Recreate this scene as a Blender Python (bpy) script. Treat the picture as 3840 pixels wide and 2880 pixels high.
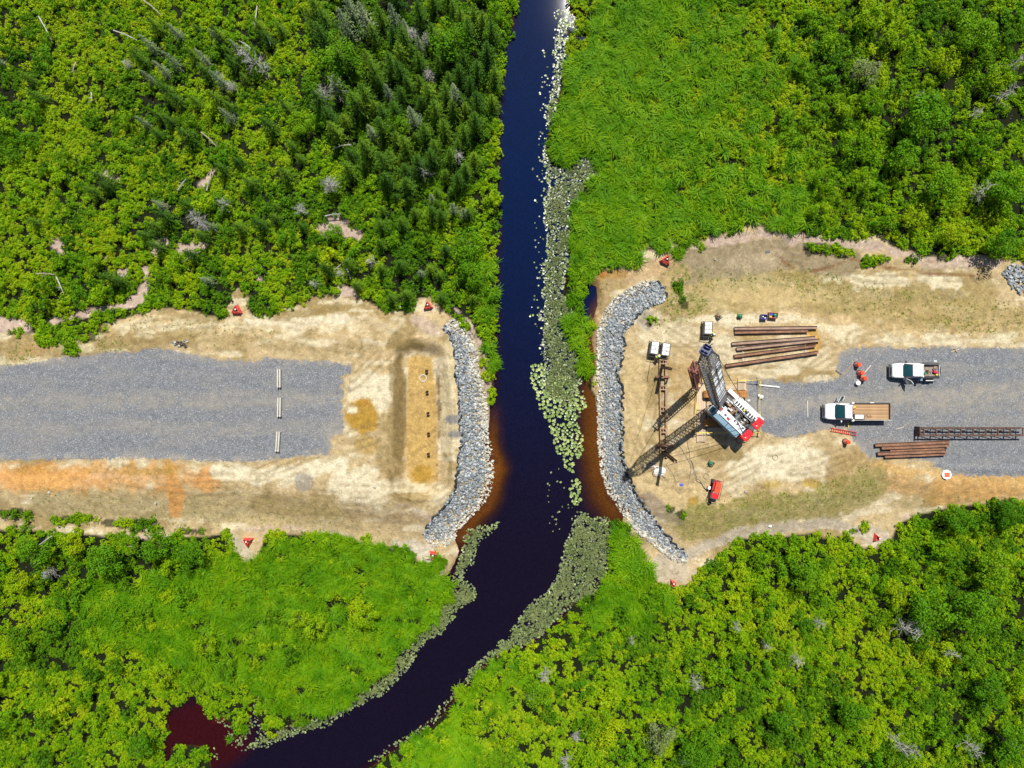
import bpy, math, random
import numpy as np
from mathutils import Vector, Matrix
R = math.radians
for o in list(bpy.data.objects): bpy.data.objects.remove(o)
sc = bpy.context.scene
COL = sc.collection
# ------------------------------------------------------------------ camera, sky, sun
H = 88.0                                   # flying height of the camera in metres
cd = bpy.data.cameras.new('camera'); cam = bpy.data.objects.new('camera', cd); COL.objects.link(cam)
cam.location = (0, 0, H); cam.rotation_euler = (0, 0, 0)
cd.sensor_fit = 'HORIZONTAL'; cd.angle = 2*math.atan(64.0/H); cd.clip_start = 1; cd.clip_end = 5000
sc.camera = cam
SUN_EL, SUN_AZ = R(61.2), math.atan2(0.985, 0.17)      # azimuth angle measured from +x, towards the sun
w = bpy.data.worlds.new('World'); sc.world = w; w.use_nodes = True
nt = w.node_tree; sky = nt.nodes.new('ShaderNodeTexSky'); sky.sky_type = 'NISHITA'; sky.sun_disc = False
sky.sun_elevation = SUN_EL; sky.sun_rotation = math.pi/2 - SUN_AZ
nt.links.new(sky.outputs[0], nt.nodes['Background'].inputs[0]); nt.nodes['Background'].inputs[1].default_value = 0.055
sl = bpy.data.lights.new('sun', 'SUN'); sl.energy = 4.8; sl.angle = R(0.5); sl.color = (1, .95, .86)
sun = bpy.data.objects.new('sun', sl); COL.objects.link(sun)
sd_ = Vector((math.cos(SUN_AZ)*math.cos(SUN_EL), math.sin(SUN_AZ)*math.cos(SUN_EL), math.sin(SUN_EL)))
sun.rotation_euler = sd_.to_track_quat('Z', 'Y').to_euler(); sun.location = (20, 60, 120)
sc.view_settings.view_transform = 'Standard'; sc.view_settings.look = 'None'
sc.view_settings.exposure = 0.36; sc.view_settings.gamma = 1; sc.view_settings.use_curve_mapping = False
sc.cycles.max_bounces = 5; sc.cycles.transparent_max_bounces = 4

rng = np.random.default_rng(7); random.seed(7)
VS = 17.28                                 # survey units per metre; survey origin (1106, 829.5)
def Gv(vx, vy, z=0.0):                     # survey point -> world
    k = (H-z)/H/VS
    return ((vx-1106)*k, (829.5-vy)*k, z)
def S(sx, sy, z=0.0):                      # fine survey (30 per metre)
    k = (H-z)/H/30.0
    return Vector(((sx-1920)*k, (1440-sy)*k, z))
def lin(r, g, b, k=1.0):
    return tuple((((c/255+.055)/1.055)**2.4 if c > 10 else c/255/12.92)*k for c in (r, g, b))

# ------------------------------------------------------------------ naming helpers
def tag(o, label=None, cat=None, group=None, kind=None):
    if label: o['label'] = label
    if cat: o['category'] = cat
    if group: o['group'] = group
    if kind: o['kind'] = kind
    return o
def empty(name, loc, rz=0, label=None, cat=None, group=None):
    o = bpy.data.objects.new(name, None); COL.objects.link(o); o.location = loc; o.rotation_euler = (0, 0, rz)
    o.empty_display_size = .3
    return tag(o, label, cat, group)
def link(name, me, parent=None, mat=None):
    if mat is not None and len(me.materials) == 0: me.materials.append(mat)
    o = bpy.data.objects.new(name, me); COL.objects.link(o)
    if parent: o.parent = parent
    return o

# ------------------------------------------------------------------ materials
def newmat(name):
    m = bpy.data.materials.new(name); m.use_nodes = True
    return m, m.node_tree, m.node_tree.nodes['Principled BSDF']
def nd(t, typ, **kw):
    n = t.nodes.new(typ)
    for k, v in kw.items(): setattr(n, k, v)
    return n
def noise(t, scale, detail=3, vec=None, rough=.55):
    n = nd(t, 'ShaderNodeTexNoise'); n.inputs['Scale'].default_value = scale; n.inputs['Detail'].default_value = detail
    n.inputs['Roughness'].default_value = rough
    if vec is not None: t.links.new(vec, n.inputs['Vector'])
    return n.outputs[0]
def ramp(t, fac, stops, interp='LINEAR'):
    r = nd(t, 'ShaderNodeValToRGB'); e = r.color_ramp.elements; r.color_ramp.interpolation = interp
    while len(e) < len(stops): e.new(.5)
    for i, (p, c) in enumerate(stops):
        e[i].position = p; e[i].color = tuple(c)+(1,) if hasattr(c, '__len__') else (c, c, c, 1)
    t.links.new(fac, r.inputs[0]); return r.outputs[0]
def mixc(t, fac, a, b, mode='MIX'):
    m = nd(t, 'ShaderNodeMix', data_type='RGBA', blend_type=mode)
    for s, v in ((m.inputs[0], fac), (m.inputs[6], a), (m.inputs[7], b)):
        if hasattr(v, 'is_output'): t.links.new(v, s)
        elif hasattr(v, '__len__'): s.default_value = tuple(v)+(1,)
        else: s.default_value = v
    return m.outputs[2]
def mth(t, op, a, b=None, clamp=False):
    m = nd(t, 'ShaderNodeMath', operation=op, use_clamp=clamp)
    for s, v in ((m.inputs[0], a), (m.inputs[1], b)):
        if v is None: continue
        if hasattr(v, 'is_output'): t.links.new(v, s)
        else: s.default_value = v
    return m.outputs[0]
def attr(t, name, typ='GEOMETRY'):
    a = nd(t, 'ShaderNodeAttribute', attribute_name=name, attribute_type=typ); return a
def bump(t, b, h, strength=.5, dist=.05):
    n = nd(t, 'ShaderNodeBump'); n.inputs['Strength'].default_value = strength; n.inputs['Distance'].default_value = dist
    t.links.new(h, n.inputs['Height']); t.links.new(n.outputs[0], b.inputs['Normal'])
def wpos(t): return nd(t, 'ShaderNodeNewGeometry').outputs['Position']
def opos(t): return nd(t, 'ShaderNodeTexCoord').outputs['Object']

MATS = {}
def paint(name, c, rough=.5, metal=0, var=.25, scale=3, dirt=None, dirt_amt=.35, bmp=0):
    """painted / weathered surface: colour, soft variation, shaped dirt patches"""
    if name in MATS: return MATS[name]
    m, t, b = newmat(name)
    p = opos(t); n1 = noise(t, scale, 4, p); n2 = noise(t, scale*5, 3, p)
    lo = tuple(x*(1-var) for x in c); hi = tuple(min(1, x*(1+var)) for x in c)
    colr = ramp(t, n1, [(.3, lo), (.7, hi)])
    if dirt is not None:
        k = ramp(t, n2, [(.5, 0), (.68, dirt_amt)]); colr = mixc(t, k, colr, dirt)
    t.links.new(colr, b.inputs['Base Color'])
    b.inputs['Roughness'].default_value = rough; b.inputs['Metallic'].default_value = metal
    if bmp: bump(t, b, n2, bmp, .02)
    MATS[name] = m; return m
white = paint('white paint', (.78, .79, .8), .35, var=.05, dirt=(.45, .42, .36), dirt_amt=.3)
offwhite = paint('worn white', (.66, .66, .64), .5, var=.1, dirt=(.3, .27, .2), dirt_amt=.5)
black = paint('black steel', (.02, .021, .025), .5, var=.3)
dgrey = paint('dark grey metal', (.07, .075, .085), .45, var=.3, dirt=(.2, .16, .11))
boomgrey = paint('boom steel grey', (.10, .115, .135), .45, var=.4, dirt=(.32, .33, .33), dirt_amt=.5)
silver = paint('galvanised steel', (.5, .53, .56), .4, var=.25, dirt=(.2, .2, .2))
rust = paint('rusty pile steel', (.20, .105, .07), .85, var=.4, scale=1.5, dirt=(.33, .17, .07), dirt_amt=.8, bmp=.3)
rustgrey = paint('weathered pile steel', (.27, .19, .15), .8, var=.3, scale=1.2, dirt=(.36, .2, .1), dirt_amt=.8, bmp=.3)
rustred = paint('red oxide steel', (.23, .075, .06), .75, var=.35, scale=2, dirt=(.1, .05, .04), dirt_amt=.7)
darkrust = paint('dark rusty steel', (.09, .05, .038), .85, var=.4, scale=2, dirt=(.2, .1, .06), dirt_amt=.6)
tansteel = paint('sandy template steel', (.30, .19, .11), .8, var=.3, scale=2, dirt=(.42, .31, .19), dirt_amt=.8)
trackrust = paint('orange rusty track', (.42, .19, .05), .8, var=.35, scale=3, dirt=(.2, .09, .03), dirt_amt=.6, bmp=.3)
redpaint = paint('red paint', (.62, .012, .025), .4, var=.2, scale=4, dirt=(.25, .02, .02), dirt_amt=.5)
bluegrey = paint('blue grey panel', (.16, .27, .36), .35, var=.12, dirt=(.3, .36, .4), dirt_amt=.4)
orange = paint('safety orange', (.78, .07, .02), .45, var=.12)
fence_o = paint('orange mesh', (.75, .06, .05), .6, var=.2)
reflw = paint('reflective white', (.75, .74, .72), .3, var=.05)
rubber = paint('rubber', (.018, .018, .02), .85, var=.3)
yellow = paint('yellow tape', (.75, .62, .03), .5, var=.15)
hivis = paint('hi vis yellow', (.62, .85, .04), .7, var=.15, scale=8)
jeans = paint('blue work trousers', (.03, .045, .09), .9, var=.3, scale=8)
skin = paint('skin', (.5, .28, .18), .6, var=.1)
concrete = paint('concrete', (.52, .5, .44), .85, var=.15, dirt=(.38, .35, .28), dirt_amt=.6, bmp=.2)
green_p = paint('green enamel', (.01, .25, .12), .45, var=.2)
olive_p = paint('olive pump paint', (.12, .15, .09), .6, var=.3, dirt=(.25, .2, .12))
blue_p = paint('blue plastic', (.03, .04, .38), .45, var=.2)
orange_bin = paint('orange bin paint', (.5, .12, .05), .6, var=.25, dirt=(.2, .08, .05))
hosem = paint('dusty hose', (.33, .27, .17), .8, var=.25)
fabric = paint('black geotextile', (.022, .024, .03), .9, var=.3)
tarp = paint('white tarpaulin', (.72, .7, .64), .6, var=.12, dirt=(.45, .38, .28), bmp=.4)
pvc = paint('white pvc pipe', (.8, .8, .78), .35, var=.05)
def glassmat():
    m, t, b = newmat('windscreen glass'); b.inputs['Base Color'].default_value = (.006, .05, .06, 1)
    b.inputs['Roughness'].default_value = .04; b.inputs['Specular IOR Level'].default_value = .8
    b.inputs['Coat Weight'].default_value = .5; return m
glass = glassmat()
def woodmat(name, c1, c2, ax='x'):
    m, t, b = newmat(name)
    mp = nd(t, 'ShaderNodeMapping'); t.links.new(opos(t), mp.inputs[0])
    mp.inputs['Scale'].default_value = (.6, 9, 9) if ax == 'x' else (9, .6, 9)
    n = noise(t, 1.6, 5, mp.outputs[0]); oi = nd(t, 'ShaderNodeObjectInfo')
    c = ramp(t, n, [(.3, c1), (.7, c2)])
    r = ramp(t, oi.outputs['Random'], [(0, .72), (1, 1.12)])
    c = mixc(t, 1, c, r, 'MULTIPLY')
    t.links.new(c, b.inputs['Base Color']); b.inputs['Roughness'].default_value = .8; bump(t, b, n, .4, .02); return m
matwood = woodmat('mat timber', (.42, .31, .20), (.6, .47, .33), 'x')
bedwood = woodmat('bed timber', (.33, .19, .09), (.52, .34, .18), 'x')
greywood = woodmat('weathered board', (.42, .38, .32), (.6, .56, .5), 'x')
deadwood = paint('dead grey wood', (.36, .35, .33), .9, var=.35, scale=3)
bark = paint('bark', (.09, .07, .05), .95, var=.4, scale=3)
logm = paint('log bark', (.33, .28, .22), .95, var=.3, scale=2)

def leafmat(name, cols, nscale=.12, trans=.3):
    """leaf colours from low to high: small per-leaf and patch scale variation"""
    m, t, b = newmat(name)
    oi = nd(t, 'ShaderNodeObjectInfo').outputs['Random']
    isl = nd(t, 'ShaderNodeNewGeometry').outputs['Random Per Island']
    n = noise(t, nscale, 3, wpos(t))
    f = mth(t, 'ADD', mth(t, 'MULTIPLY', n, .9), mth(t, 'ADD', mth(t, 'MULTIPLY', oi, .35), mth(t, 'MULTIPLY', isl, .3)))
    f = mth(t, 'SUBTRACT', f, .34, True)
    k = len(cols)-1
    c = ramp(t, f, [(.1+.75*i/k, cols[i]) for i in range(k+1)])
    t.links.new(c, b.inputs['Base Color']); b.inputs['Roughness'].default_value = .6
    b.inputs['Specular IOR Level'].default_value = .12
    tr = nd(t, 'ShaderNodeBsdfTranslucent'); t.links.new(mixc(t, 1, c, (1.0, 1.0, .55), 'MULTIPLY'), tr.inputs[0])
    mx = nd(t, 'ShaderNodeMixShader'); mx.inputs[0].default_value = trans
    t.links.new(b.outputs[0], mx.inputs[1]); t.links.new(tr.outputs[0], mx.inputs[2])
    t.links.new(mx.outputs[0], t.nodes['Material Output'].inputs[0]); return m
L_shrub = leafmat('shrub leaves', [(.07, .21, .003), (.17, .35, .003), (.30, .44, .004), (.42, .47, .008)])
L_shrubd = leafmat('dark shrub leaves', [(.04, .13, .003), (.10, .24, .004), (.20, .33, .005)])
L_spruce = leafmat('spruce needles', [(.022, .07, .008), (.065, .15, .008), (.18, .28, .012)], .3, .12)
L_spruceg = leafmat('pale spruce needles', [(.10, .15, .08), (.17, .23, .11), (.26, .3, .17)], .3, .12)
L_tree = leafmat('tree leaves', [(.05, .17, .004), (.11, .28, .005), (.22, .38, .006)], .2, .3)
L_grass = leafmat('grass blades', [(.06, .20, .002), (.14, .32, .003), (.27, .41, .004)], .35, .3)
L_yell = leafmat('yellow fern leaves', [(.16, .35, .008), (.32, .44, .008), (.44, .50, .010)], .1, .3)
L_olive = leafmat('reed leaves', [(.10, .15, .05), (.20, .25, .09), (.34, .36, .17)], .5, .15)
L_weed = leafmat('embankment weeds', [(.12, .17, .02), (.22, .28, .03), (.33, .36, .06)], .4, .15)
L_brown = leafmat('brown leaves', [(.25, .12, .03), (.35, .2, .05), (.4, .3, .08)], .5, .15)

# ------------------------------------------------------------------ mesh builder
class MB:
    def __init__(s): s.v = []; s.f = []
    def quadf(s, a, b, c, d):
        n = len(s.v); s.v += [tuple(a), tuple(b), tuple(c), tuple(d)]; s.f.append((n, n+1, n+2, n+3)); return s
    def box(s, c, size, rot=None, taper=1.0):
        x, y, z = [q/2 for q in size]; n = len(s.v); c = Vector(c)
        for dz, k in ((-z, 1), (z, taper)):
            for dx, dy in ((-x, -y), (x, -y), (x, y), (-x, y)):
                p = Vector((dx*k, dy*k, dz))
                if rot is not None: p = rot @ p
                s.v.append(tuple(p+c))
        s.f += [(n+3, n+2, n+1, n), (n+4, n+5, n+6, n+7)]+[(n+i, n+(i+1) % 4, n+4+(i+1) % 4, n+4+i) for i in range(4)]
        return s
    def bar(s, a, b, wd, hh=None):
        a, b = Vector(a), Vector(b); d = b-a; hh = hh or wd
        q = d.to_track_quat('X', 'Z').to_matrix()
        return s.box((a+b)/2, (d.length, wd, hh), q)
    def tube(s, path, rad, n=6, caps=True):
        path = [Vector(p) for p in path]; rad = rad if hasattr(rad, '__len__') else [rad]*len(path)
        base = len(s.v); u = None
        for i, p in enumerate(path):
            d = (path[min(i+1, len(path)-1)]-path[max(i-1, 0)]).normalized()
            if u is None: u = d.orthogonal().normalized()
            u = (u-d*u.dot(d)).normalized(); w_ = d.cross(u)
            for k in range(n):
                a = 2*math.pi*k/n; s.v.append(tuple(p+(u*math.cos(a)+w_*math.sin(a))*rad[i]))
        for i in range(len(path)-1):
            for k in range(n):
                s.f.append((base+i*n+k, base+i*n+(k+1) % n, base+(i+1)*n+(k+1) % n, base+(i+1)*n+k))
        if caps:
            s.f.append(tuple(base+k for k in range(n))[::-1]); s.f.append(tuple(base+(len(path)-1)*n+k for k in range(n)))
        return s
    def lathe(s, prof, c=(0, 0, 0), n=16):
        base = len(s.v); c = Vector(c)
        for r, z in prof:
            for k in range(n):
                a = 2*math.pi*k/n; s.v.append(tuple(c+Vector((r*math.cos(a), r*math.sin(a), z))))
        for i in range(len(prof)-1):
            for k in range(n): s.f.append((base+i*n+k, base+i*n+(k+1) % n, base+(i+1)*n+(k+1) % n, base+(i+1)*n+k))
        s.f.append(tuple(base+k for k in range(n))[::-1]); s.f.append(tuple(base+(len(prof)-1)*n+k for k in range(n)))
        return s
    def prism(s, pts, z0, z1):
        n = len(s.v); k = len(pts)
        s.v += [(x, y, z0) for x, y in pts]+[(x, y, z1) for x, y in pts]
        s.f.append(tuple(range(n+k-1, n-1, -1))); s.f.append(tuple(range(n+k, n+2*k)))
        s.f += [(n+i, n+(i+1) % k, n+k+(i+1) % k, n+k+i) for i in range(k)]; return s
    def loft(s, rings):
        base = len(s.v); n = len(rings[0])
        for r in rings: s.v += [tuple(p) for p in r]
        for i in range(len(rings)-1):
            for k in range(n): s.f.append((base+i*n+k, base+i*n+(k+1) % n, base+(i+1)*n+(k+1) % n, base+(i+1)*n+k))
        s.f.append(tuple(base+k for k in range(n))[::-1]); s.f.append(tuple(base+(len(rings)-1)*n+k for k in range(n))); return s
    def mesh(s, name, mat=None, smooth=False):
        me = bpy.data.meshes.new(name); me.from_pydata(s.v, [], s.f); me.update()
        if mat: me.materials.append(mat)
        if smooth: me.polygons.foreach_set('use_smooth', [True]*len(me.polygons))
        return me
    def build(s, name, mat, parent=None, smooth=False, bevel=0):
        o = link(name, s.mesh(name, mat, smooth), parent)
        if bevel:
            m = o.modifiers.new('bevel', 'BEVEL'); m.width = bevel; m.segments = 2; m.limit_method = 'ANGLE'
        return o
def np_mesh(name, verts, faces, mat, smooth=False):      # verts (N,3), faces (M,k)
    me = bpy.data.meshes.new(name); k = faces.shape[1]
    me.vertices.add(len(verts)); me.vertices.foreach_set('co', np.ascontiguousarray(verts, dtype=np.float32).ravel())
    me.loops.add(faces.size); me.loops.foreach_set('vertex_index', np.ascontiguousarray(faces, dtype=np.int32).ravel())
    me.polygons.add(len(faces)); me.polygons.foreach_set('loop_start', np.arange(0, faces.size, k, dtype=np.int32))
    me.polygons.foreach_set('use_smooth', np.full(len(faces), smooth))
    me.update(calc_edges=True)
    if mat: me.materials.append(mat)
    return me

# ------------------------------------------------------------------ survey outlines
RW_OUT = [(978,691),(1003,705),(1020,730),(1030,760),(1033,800),(1041,825),(1050,873),(1054,938),(1060,973),(1067,1017),(1058,1060),(1041,1091),(1015,1117),(989,1143),(980,1165),(958,1178),(932,1178)]
RW_IN = [(917,1156),(923,1139),(954,1100),(984,1060),(989,1021),(993,982),(999,947),(994,908),(995,851),(987,827),(987,790),(983,752),(975,732),(958,707)]
RE_OUT = [(1388,612),(1356,627),(1326,647),(1306,677),(1293,715),(1291,765),(1289,802),(1296,829),(1293,856),(1293,908),(1293,960),(1300,1021),(1315,1065),(1346,1108),(1376,1148),(1411,1174),(1455,1209),(1481,1213)]
RE_IN = [(1481,1195),(1455,1174),(1415,1126),(1385,1082),(1357,1034),(1343,982),(1343,917),(1341,829),(1331,815),(1334,805),(1343,777),(1346,747),(1346,720),(1366,692),(1389,667),(1406,660),(1431,652),(1436,640),(1434,622),(1416,610)]
RIP_W, RIP_E = RW_OUT+RW_IN, RE_OUT+RE_IN
WATER = [(3000,-9000),(1200,-400),(1140,-100),(1116,0),(1108,60),(1087,110),(1083,180),(1080,250),(1078,330),(1076,420),(1074,520),(1073,620),(1071,700),(1071,780),(1068,850),(1060,880),(1056,930),
 (1060,973),(1067,1017),(1058,1060),(1041,1091),(1015,1117),(989,1143),(985,1165),(995,1190),(985,1215),(971,1244),(971,1288),(945,1323),(923,1349),(889,1384),(849,1410),(836,1445),(797,1480),(762,1506),(727,1523),(692,1549),(627,1562),(588,1589),
 (572,1575),(558,1540),(557,1488),(549,1485),(545,1520),(530,1570),(512,1590),(501,1562),(492,1545),(462,1540),(436,1514),(419,1471),(411,1471),(405,1510),(392,1523),(357,1540),(362,1571),(355,1600),(353,1636),(366,1659),(372,1640),(370,1616),(400,1612),(445,1615),(450,1640),(455,1700),(430,2000),(-3000,9000),
 (-1500,9000),(600,1900),(700,1720),(800,1659),(850,1622),(900,1592),(940,1562),(980,1512),(1010,1480),(1040,1445),(1070,1425),(1110,1407),(1150,1392),(1200,1352),(1240,1303),(1290,1282),(1315,1240),(1322,1180),(1324,1130),(1341,1130),(1346,1108),
 (1315,1065),(1300,1021),(1293,960),(1290,908),(1285,860),(1276,845),(1268,835),(1284,800),(1280,765),(1277,730),(1275,700),(1290,660),(1285,620),(1262,612),(1262,675),(1257,690),(1268,730),(1277,765),(1278,790),(1272,822),
 (1262,825),(1248,802),(1246,765),(1221,735),(1216,705),(1241,680),(1236,665),(1216,632),(1223,595),(1226,577),(1228,545),(1238,497),(1231,477),(1236,452),(1256,430),(1261,397),(1291,375),(1291,342),(1256,332),(1216,367),(1186,357),(1179,325),(1183,292),(1198,250),(1211,187),(1223,150),(1223,105),(1228,95),(1222,62),(1245,70),(1262,90),(1262,80),(1238,52),(1258,48),(1230,22),(1228,6),(1232,0),(1310,-400),(3300,-9000)]
WORK_W = [(-9000,715),(0,718),(80,722),(88,750),(180,735),(200,712),(262,690),(310,677),(350,667),(410,667),(450,685),(475,687),(490,672),(497,640),(515,627),(535,640),(532,665),(545,685),(585,685),(598,672),(648,657),(678,645),(728,632),(773,640),(793,655),(835,677),(890,672),(903,645),(943,640),(953,665),(983,690),(1003,705),(1022,728),(1035,760),(1040,800),(1048,830),(1056,880),(1056,930),
 (1060,973),(1067,1017),(1058,1060),(1041,1091),(1015,1117),(989,1143),(985,1165),(990,1190),(980,1215),(965,1242),(945,1243),(932,1217),(902,1213),(884,1191),(836,1182),(771,1169),(727,1154),(579,1152),(566,1169),(553,1213),(545,1222),(514,1213),(497,1169),(497,1152),(436,1156),(305,1161),(192,1152),(0,1143),(-9000,1150)]
WORK_E = [(1298,577),(1356,580),(1376,582),(1388,565),(1388,535),(1418,520),(1448,515),(1463,532),(1506,527),(1531,512),(1581,502),(1606,490),(1618,475),(1659,502),(1729,504),(1768,508),(1803,517),(1855,521),(1881,502),(1907,508),(1920,530),(1973,545),(1999,556),(2073,554),(2134,554),(2173,563),(2212,567),(9000,600),(9000,1060),
 (2212,1083),(2130,1085),(2050,1095),(1990,1110),(1940,1130),(1925,1160),(1900,1180),(1870,1180),(1855,1175),(1830,1155),(1790,1165),(1760,1150),(1700,1155),(1640,1160),(1600,1165),(1560,1195),(1530,1215),(1510,1235),(1490,1262),(1470,1268),(1430,1262),(1407,1244),(1385,1200),(1367,1156),(1341,1130),(1346,1108),
 (1315,1065),(1300,1021),(1293,960),(1293,908),(1289,856),(1280,840),(1284,800),(1280,765),(1277,730),(1275,700),(1265,675),(1262,612),(1281,597)]
CORE_W = [(-9000,765),(0,765),(140,752),(325,738),(550,742),(700,745),(840,728),(950,712),(985,740),(992,800),(992,900),(997,960),(987,1040),(975,1065),(920,1085),(850,1080),(700,1050),(550,1030),(300,1045),(0,1045),(-9000,1045)]
CORE_E = [(1346,720),(1366,692),(1406,662),(1450,690),(1550,680),(1700,690),(1800,740),(1850,742),(2212,738),(9000,738),(9000,1040),(2212,1040),(2050,1030),(1900,1010),(1800,1050),(1560,1090),(1440,1090),(1400,1090),(1357,1025),(1345,990),(1343,917),(1338,830),(1346,747)]
GRAV_W = [(-9000,800),(0,790),(50,787),(100,777),(140,770),(187,767),(225,762),(287,760),(325,752),(375,757),(425,767),(475,777),(553,780),(578,770),(615,777),(678,780),(708,780),(760,790),(760,805),(740,812),(739,830),(740,851),(740,895),(745,934),(716,943),(714,982),(640,986),(553,997),(436,994),(300,990),(150,993),(0,994),(-9000,1000)]
GRAV_E = [(1831,752),(1903,750),(1950,753),(2042,749),(2138,750),(2212,752),(9000,760),(9000,1030),(2212,1028),(2150,1030),(2095,1028),(2050,1024),(2008,998),(1960,990),(1929,988),(1877,991),(1851,962),(1830,930),(1800,925),(1759,932),(1716,943),(1680,946),(1640,930),(1611,900),(1609,822),(1640,818),(1660,818),(1700,826),(1760,826),(1818,815),(1807,798),(1810,765)]
PIT = [(884,775),(900,768),(930,775),(940,850),(943,1035),(930,1043),(888,1040),(880,1000),(884,850)]

def sdist(px, py, poly):                    # signed distance in metres, positive inside
    x = px.ravel(); y = py.ravel(); d2 = np.full(x.shape, 1e18); ins = np.zeros(x.shape, bool)
    n = len(poly)
    for i in range(n):
        ax, ay = poly[i]; bx, by = poly[(i+1) % n]; ex, ey = bx-ax, by-ay
        wx, wy = x-ax, y-ay; L = ex*ex+ey*ey
        tt = np.clip((wx*ex+wy*ey)/L, 0, 1); dx, dy = wx-ex*tt, wy-ey*tt
        np.minimum(d2, dx*dx+dy*dy, out=d2)
        c = ((ay > y) != (by > y))
        with np.errstate(divide='ignore', invalid='ignore'):
            ins ^= c & (x < (ex*(y-ay)/(ey if ey else 1e-9)+ax))
    d = np.sqrt(d2)/VS
    return np.where(ins, d, -d).reshape(px.shape)
def pline(px, py, pts):                     # distance in metres to a polyline
    d2 = np.full(px.shape, 1e18)
    for (ax, ay), (bx, by) in zip(pts[:-1], pts[1:]):
        ex, ey = bx-ax, by-ay; wx, wy = px-ax, py-ay; tt = np.clip((wx*ex+wy*ey)/(ex*ex+ey*ey), 0, 1)
        np.minimum(d2, (wx-ex*tt)**2+(wy-ey*tt)**2, out=d2)
    return np.sqrt(d2)/VS
_lat = rng.random((8, 256, 256))
def vnoise(x, y, s, k=0):                   # value noise, s = cell size
    u = x/s+37.3*k; v = y/s+11.7*k; iu = np.floor(u).astype(int); iv = np.floor(v).astype(int)
    fu = u-iu; fv = v-iv; fu = fu*fu*(3-2*fu); fv = fv*fv*(3-2*fv); L = _lat[k % 8]
    g = lambda a, b: L[a & 255, b & 255]
    return (g(iu, iv)*(1-fu)+g(iu+1, iv)*fu)*(1-fv)+(g(iu, iv+1)*(1-fu)+g(iu+1, iv+1)*fu)*fv
def fbm(x, y, s, k=0, o=4):
    a = 0; t_ = 0; amp = 1
    for i in range(o): a = a+amp*vnoise(x, y, s/2**i, k+i); t_ += amp; amp *= .55
    return a/t_
def sst(x, a, b):
    t_ = np.clip((x-a)/(b-a), 0, 1); return t_*t_*(3-2*t_)

# ------------------------------------------------------------------ terrain
STEP = .25
xc = np.arange(-72, 72.01, STEP); yc = np.arange(-56, 56.01, STEP)
far = np.array([1, 2.5, 5, 9, 16, 28, 50, 90, 160, 300, 600, 1200.])
xs = np.concatenate([-72-far[::-1], xc, 72+far]); ys = np.concatenate([-56-far[::-1], yc, 56+far])
GX, GY = np.meshgrid(xs, ys)
WL = -1.6                                    # water level
CLEAR = [([(0,700),(60,705)], .9), ([(115,698),(150,684),(200,672),(265,662)], .35), ([(265,665),(300,645),(320,610),(312,585)], .5),([(255,592),(268,590)],.4),
         ([(695,492),(740,498),(775,505)], .85), ([(700,480),(760,478)], .5), ([(0,1131),(60,1134),(130,1138),(200,1143),(300,1150),(350,1153)], .3),
         ([(395,542),(440,530)], .8), ([(330,540),(360,520)], .5), ([(228,555),(240,590)], .0), ([(225,383),(250,392)], .6), ([(440,400),(460,370)], .5), ([(545,585),(560,600)], .3),
         ([(738,625),(765,640)], .5), ([(965,655),(990,672),(1015,700),(1035,735),(1047,770),(1052,810),(1053,860)], .25), ([(120,525),(132,535)], .5)]
def survey(zz):
    k = VS*H/(H-zz); PX = 1106+GX*k; PY = 829.5-GY*k
    wv = 6*(fbm(GX, GY, 3, 1)-.5)            # ragged outlines
    dW = sdist(PX, PY, WATER)+wv*(.06+.14*((PX < 600)&(PY > 1440)))
    dwork = np.maximum(sdist(PX, PY, WORK_W), sdist(PX, PY, WORK_E))+wv*.10
    dcore = np.maximum(sdist(PX, PY, CORE_W), sdist(PX, PY, CORE_E))
    drw = sdist(PX, PY, RIP_W); dre = sdist(PX, PY, RIP_E); drip = np.maximum(drw, dre)
    dpit = sdist(PX, PY, PIT)
    zl = -1.25*sst(-dcore, 0, 5.5)
    zb = WL-.05+.5*np.maximum(-dW, 0)
    z = np.minimum(zl, zb)
    z = np.where(dW > 0, WL-.05-.5*np.minimum(dW, 2), z)
    z = z-.28*sst(drip, -.02, .2)*(dW < 0)
    z = np.where(dpit > -2.4, np.minimum(z, 0)+.30*np.exp(-((dpit+2.3)/.5)**2)-1.15*sst(-dpit, 2.1, .15), z)
    for (c, r, dep) in PUDDLE_DIPS:
        q = np.hypot(PX-c[0], (PY-c[1]))/VS; z = z-dep*sst(-q, -r, -r*.5)
    return PX, PY, dW, dwork, dcore, drip, dpit, z, drw
PUDDLE_DIPS = [((782,900),2.4,.05),((1498,1080),1.2,.05),((1755,1042),1.4,.05)]
Z = np.zeros_like(GX)
for _ in range(2): PX, PY, dW, dwork, dcore, drip, dpit, Z, drw = survey(Z)
dclear = np.full(GX.shape, 99.)
for pts, r in CLEAR: dclear = np.minimum(dclear, pline(PX, PY, pts)-r+1.4*(fbm(GX, GY, 1.5, 3)-.5))
dgw = sdist(PX, PY, GRAV_W); dge = sdist(PX, PY, GRAV_E); dgr = np.maximum(dgw, dge)
VEG = (dwork < 0) & (dW < -.05) & (dclear > 0)
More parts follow.
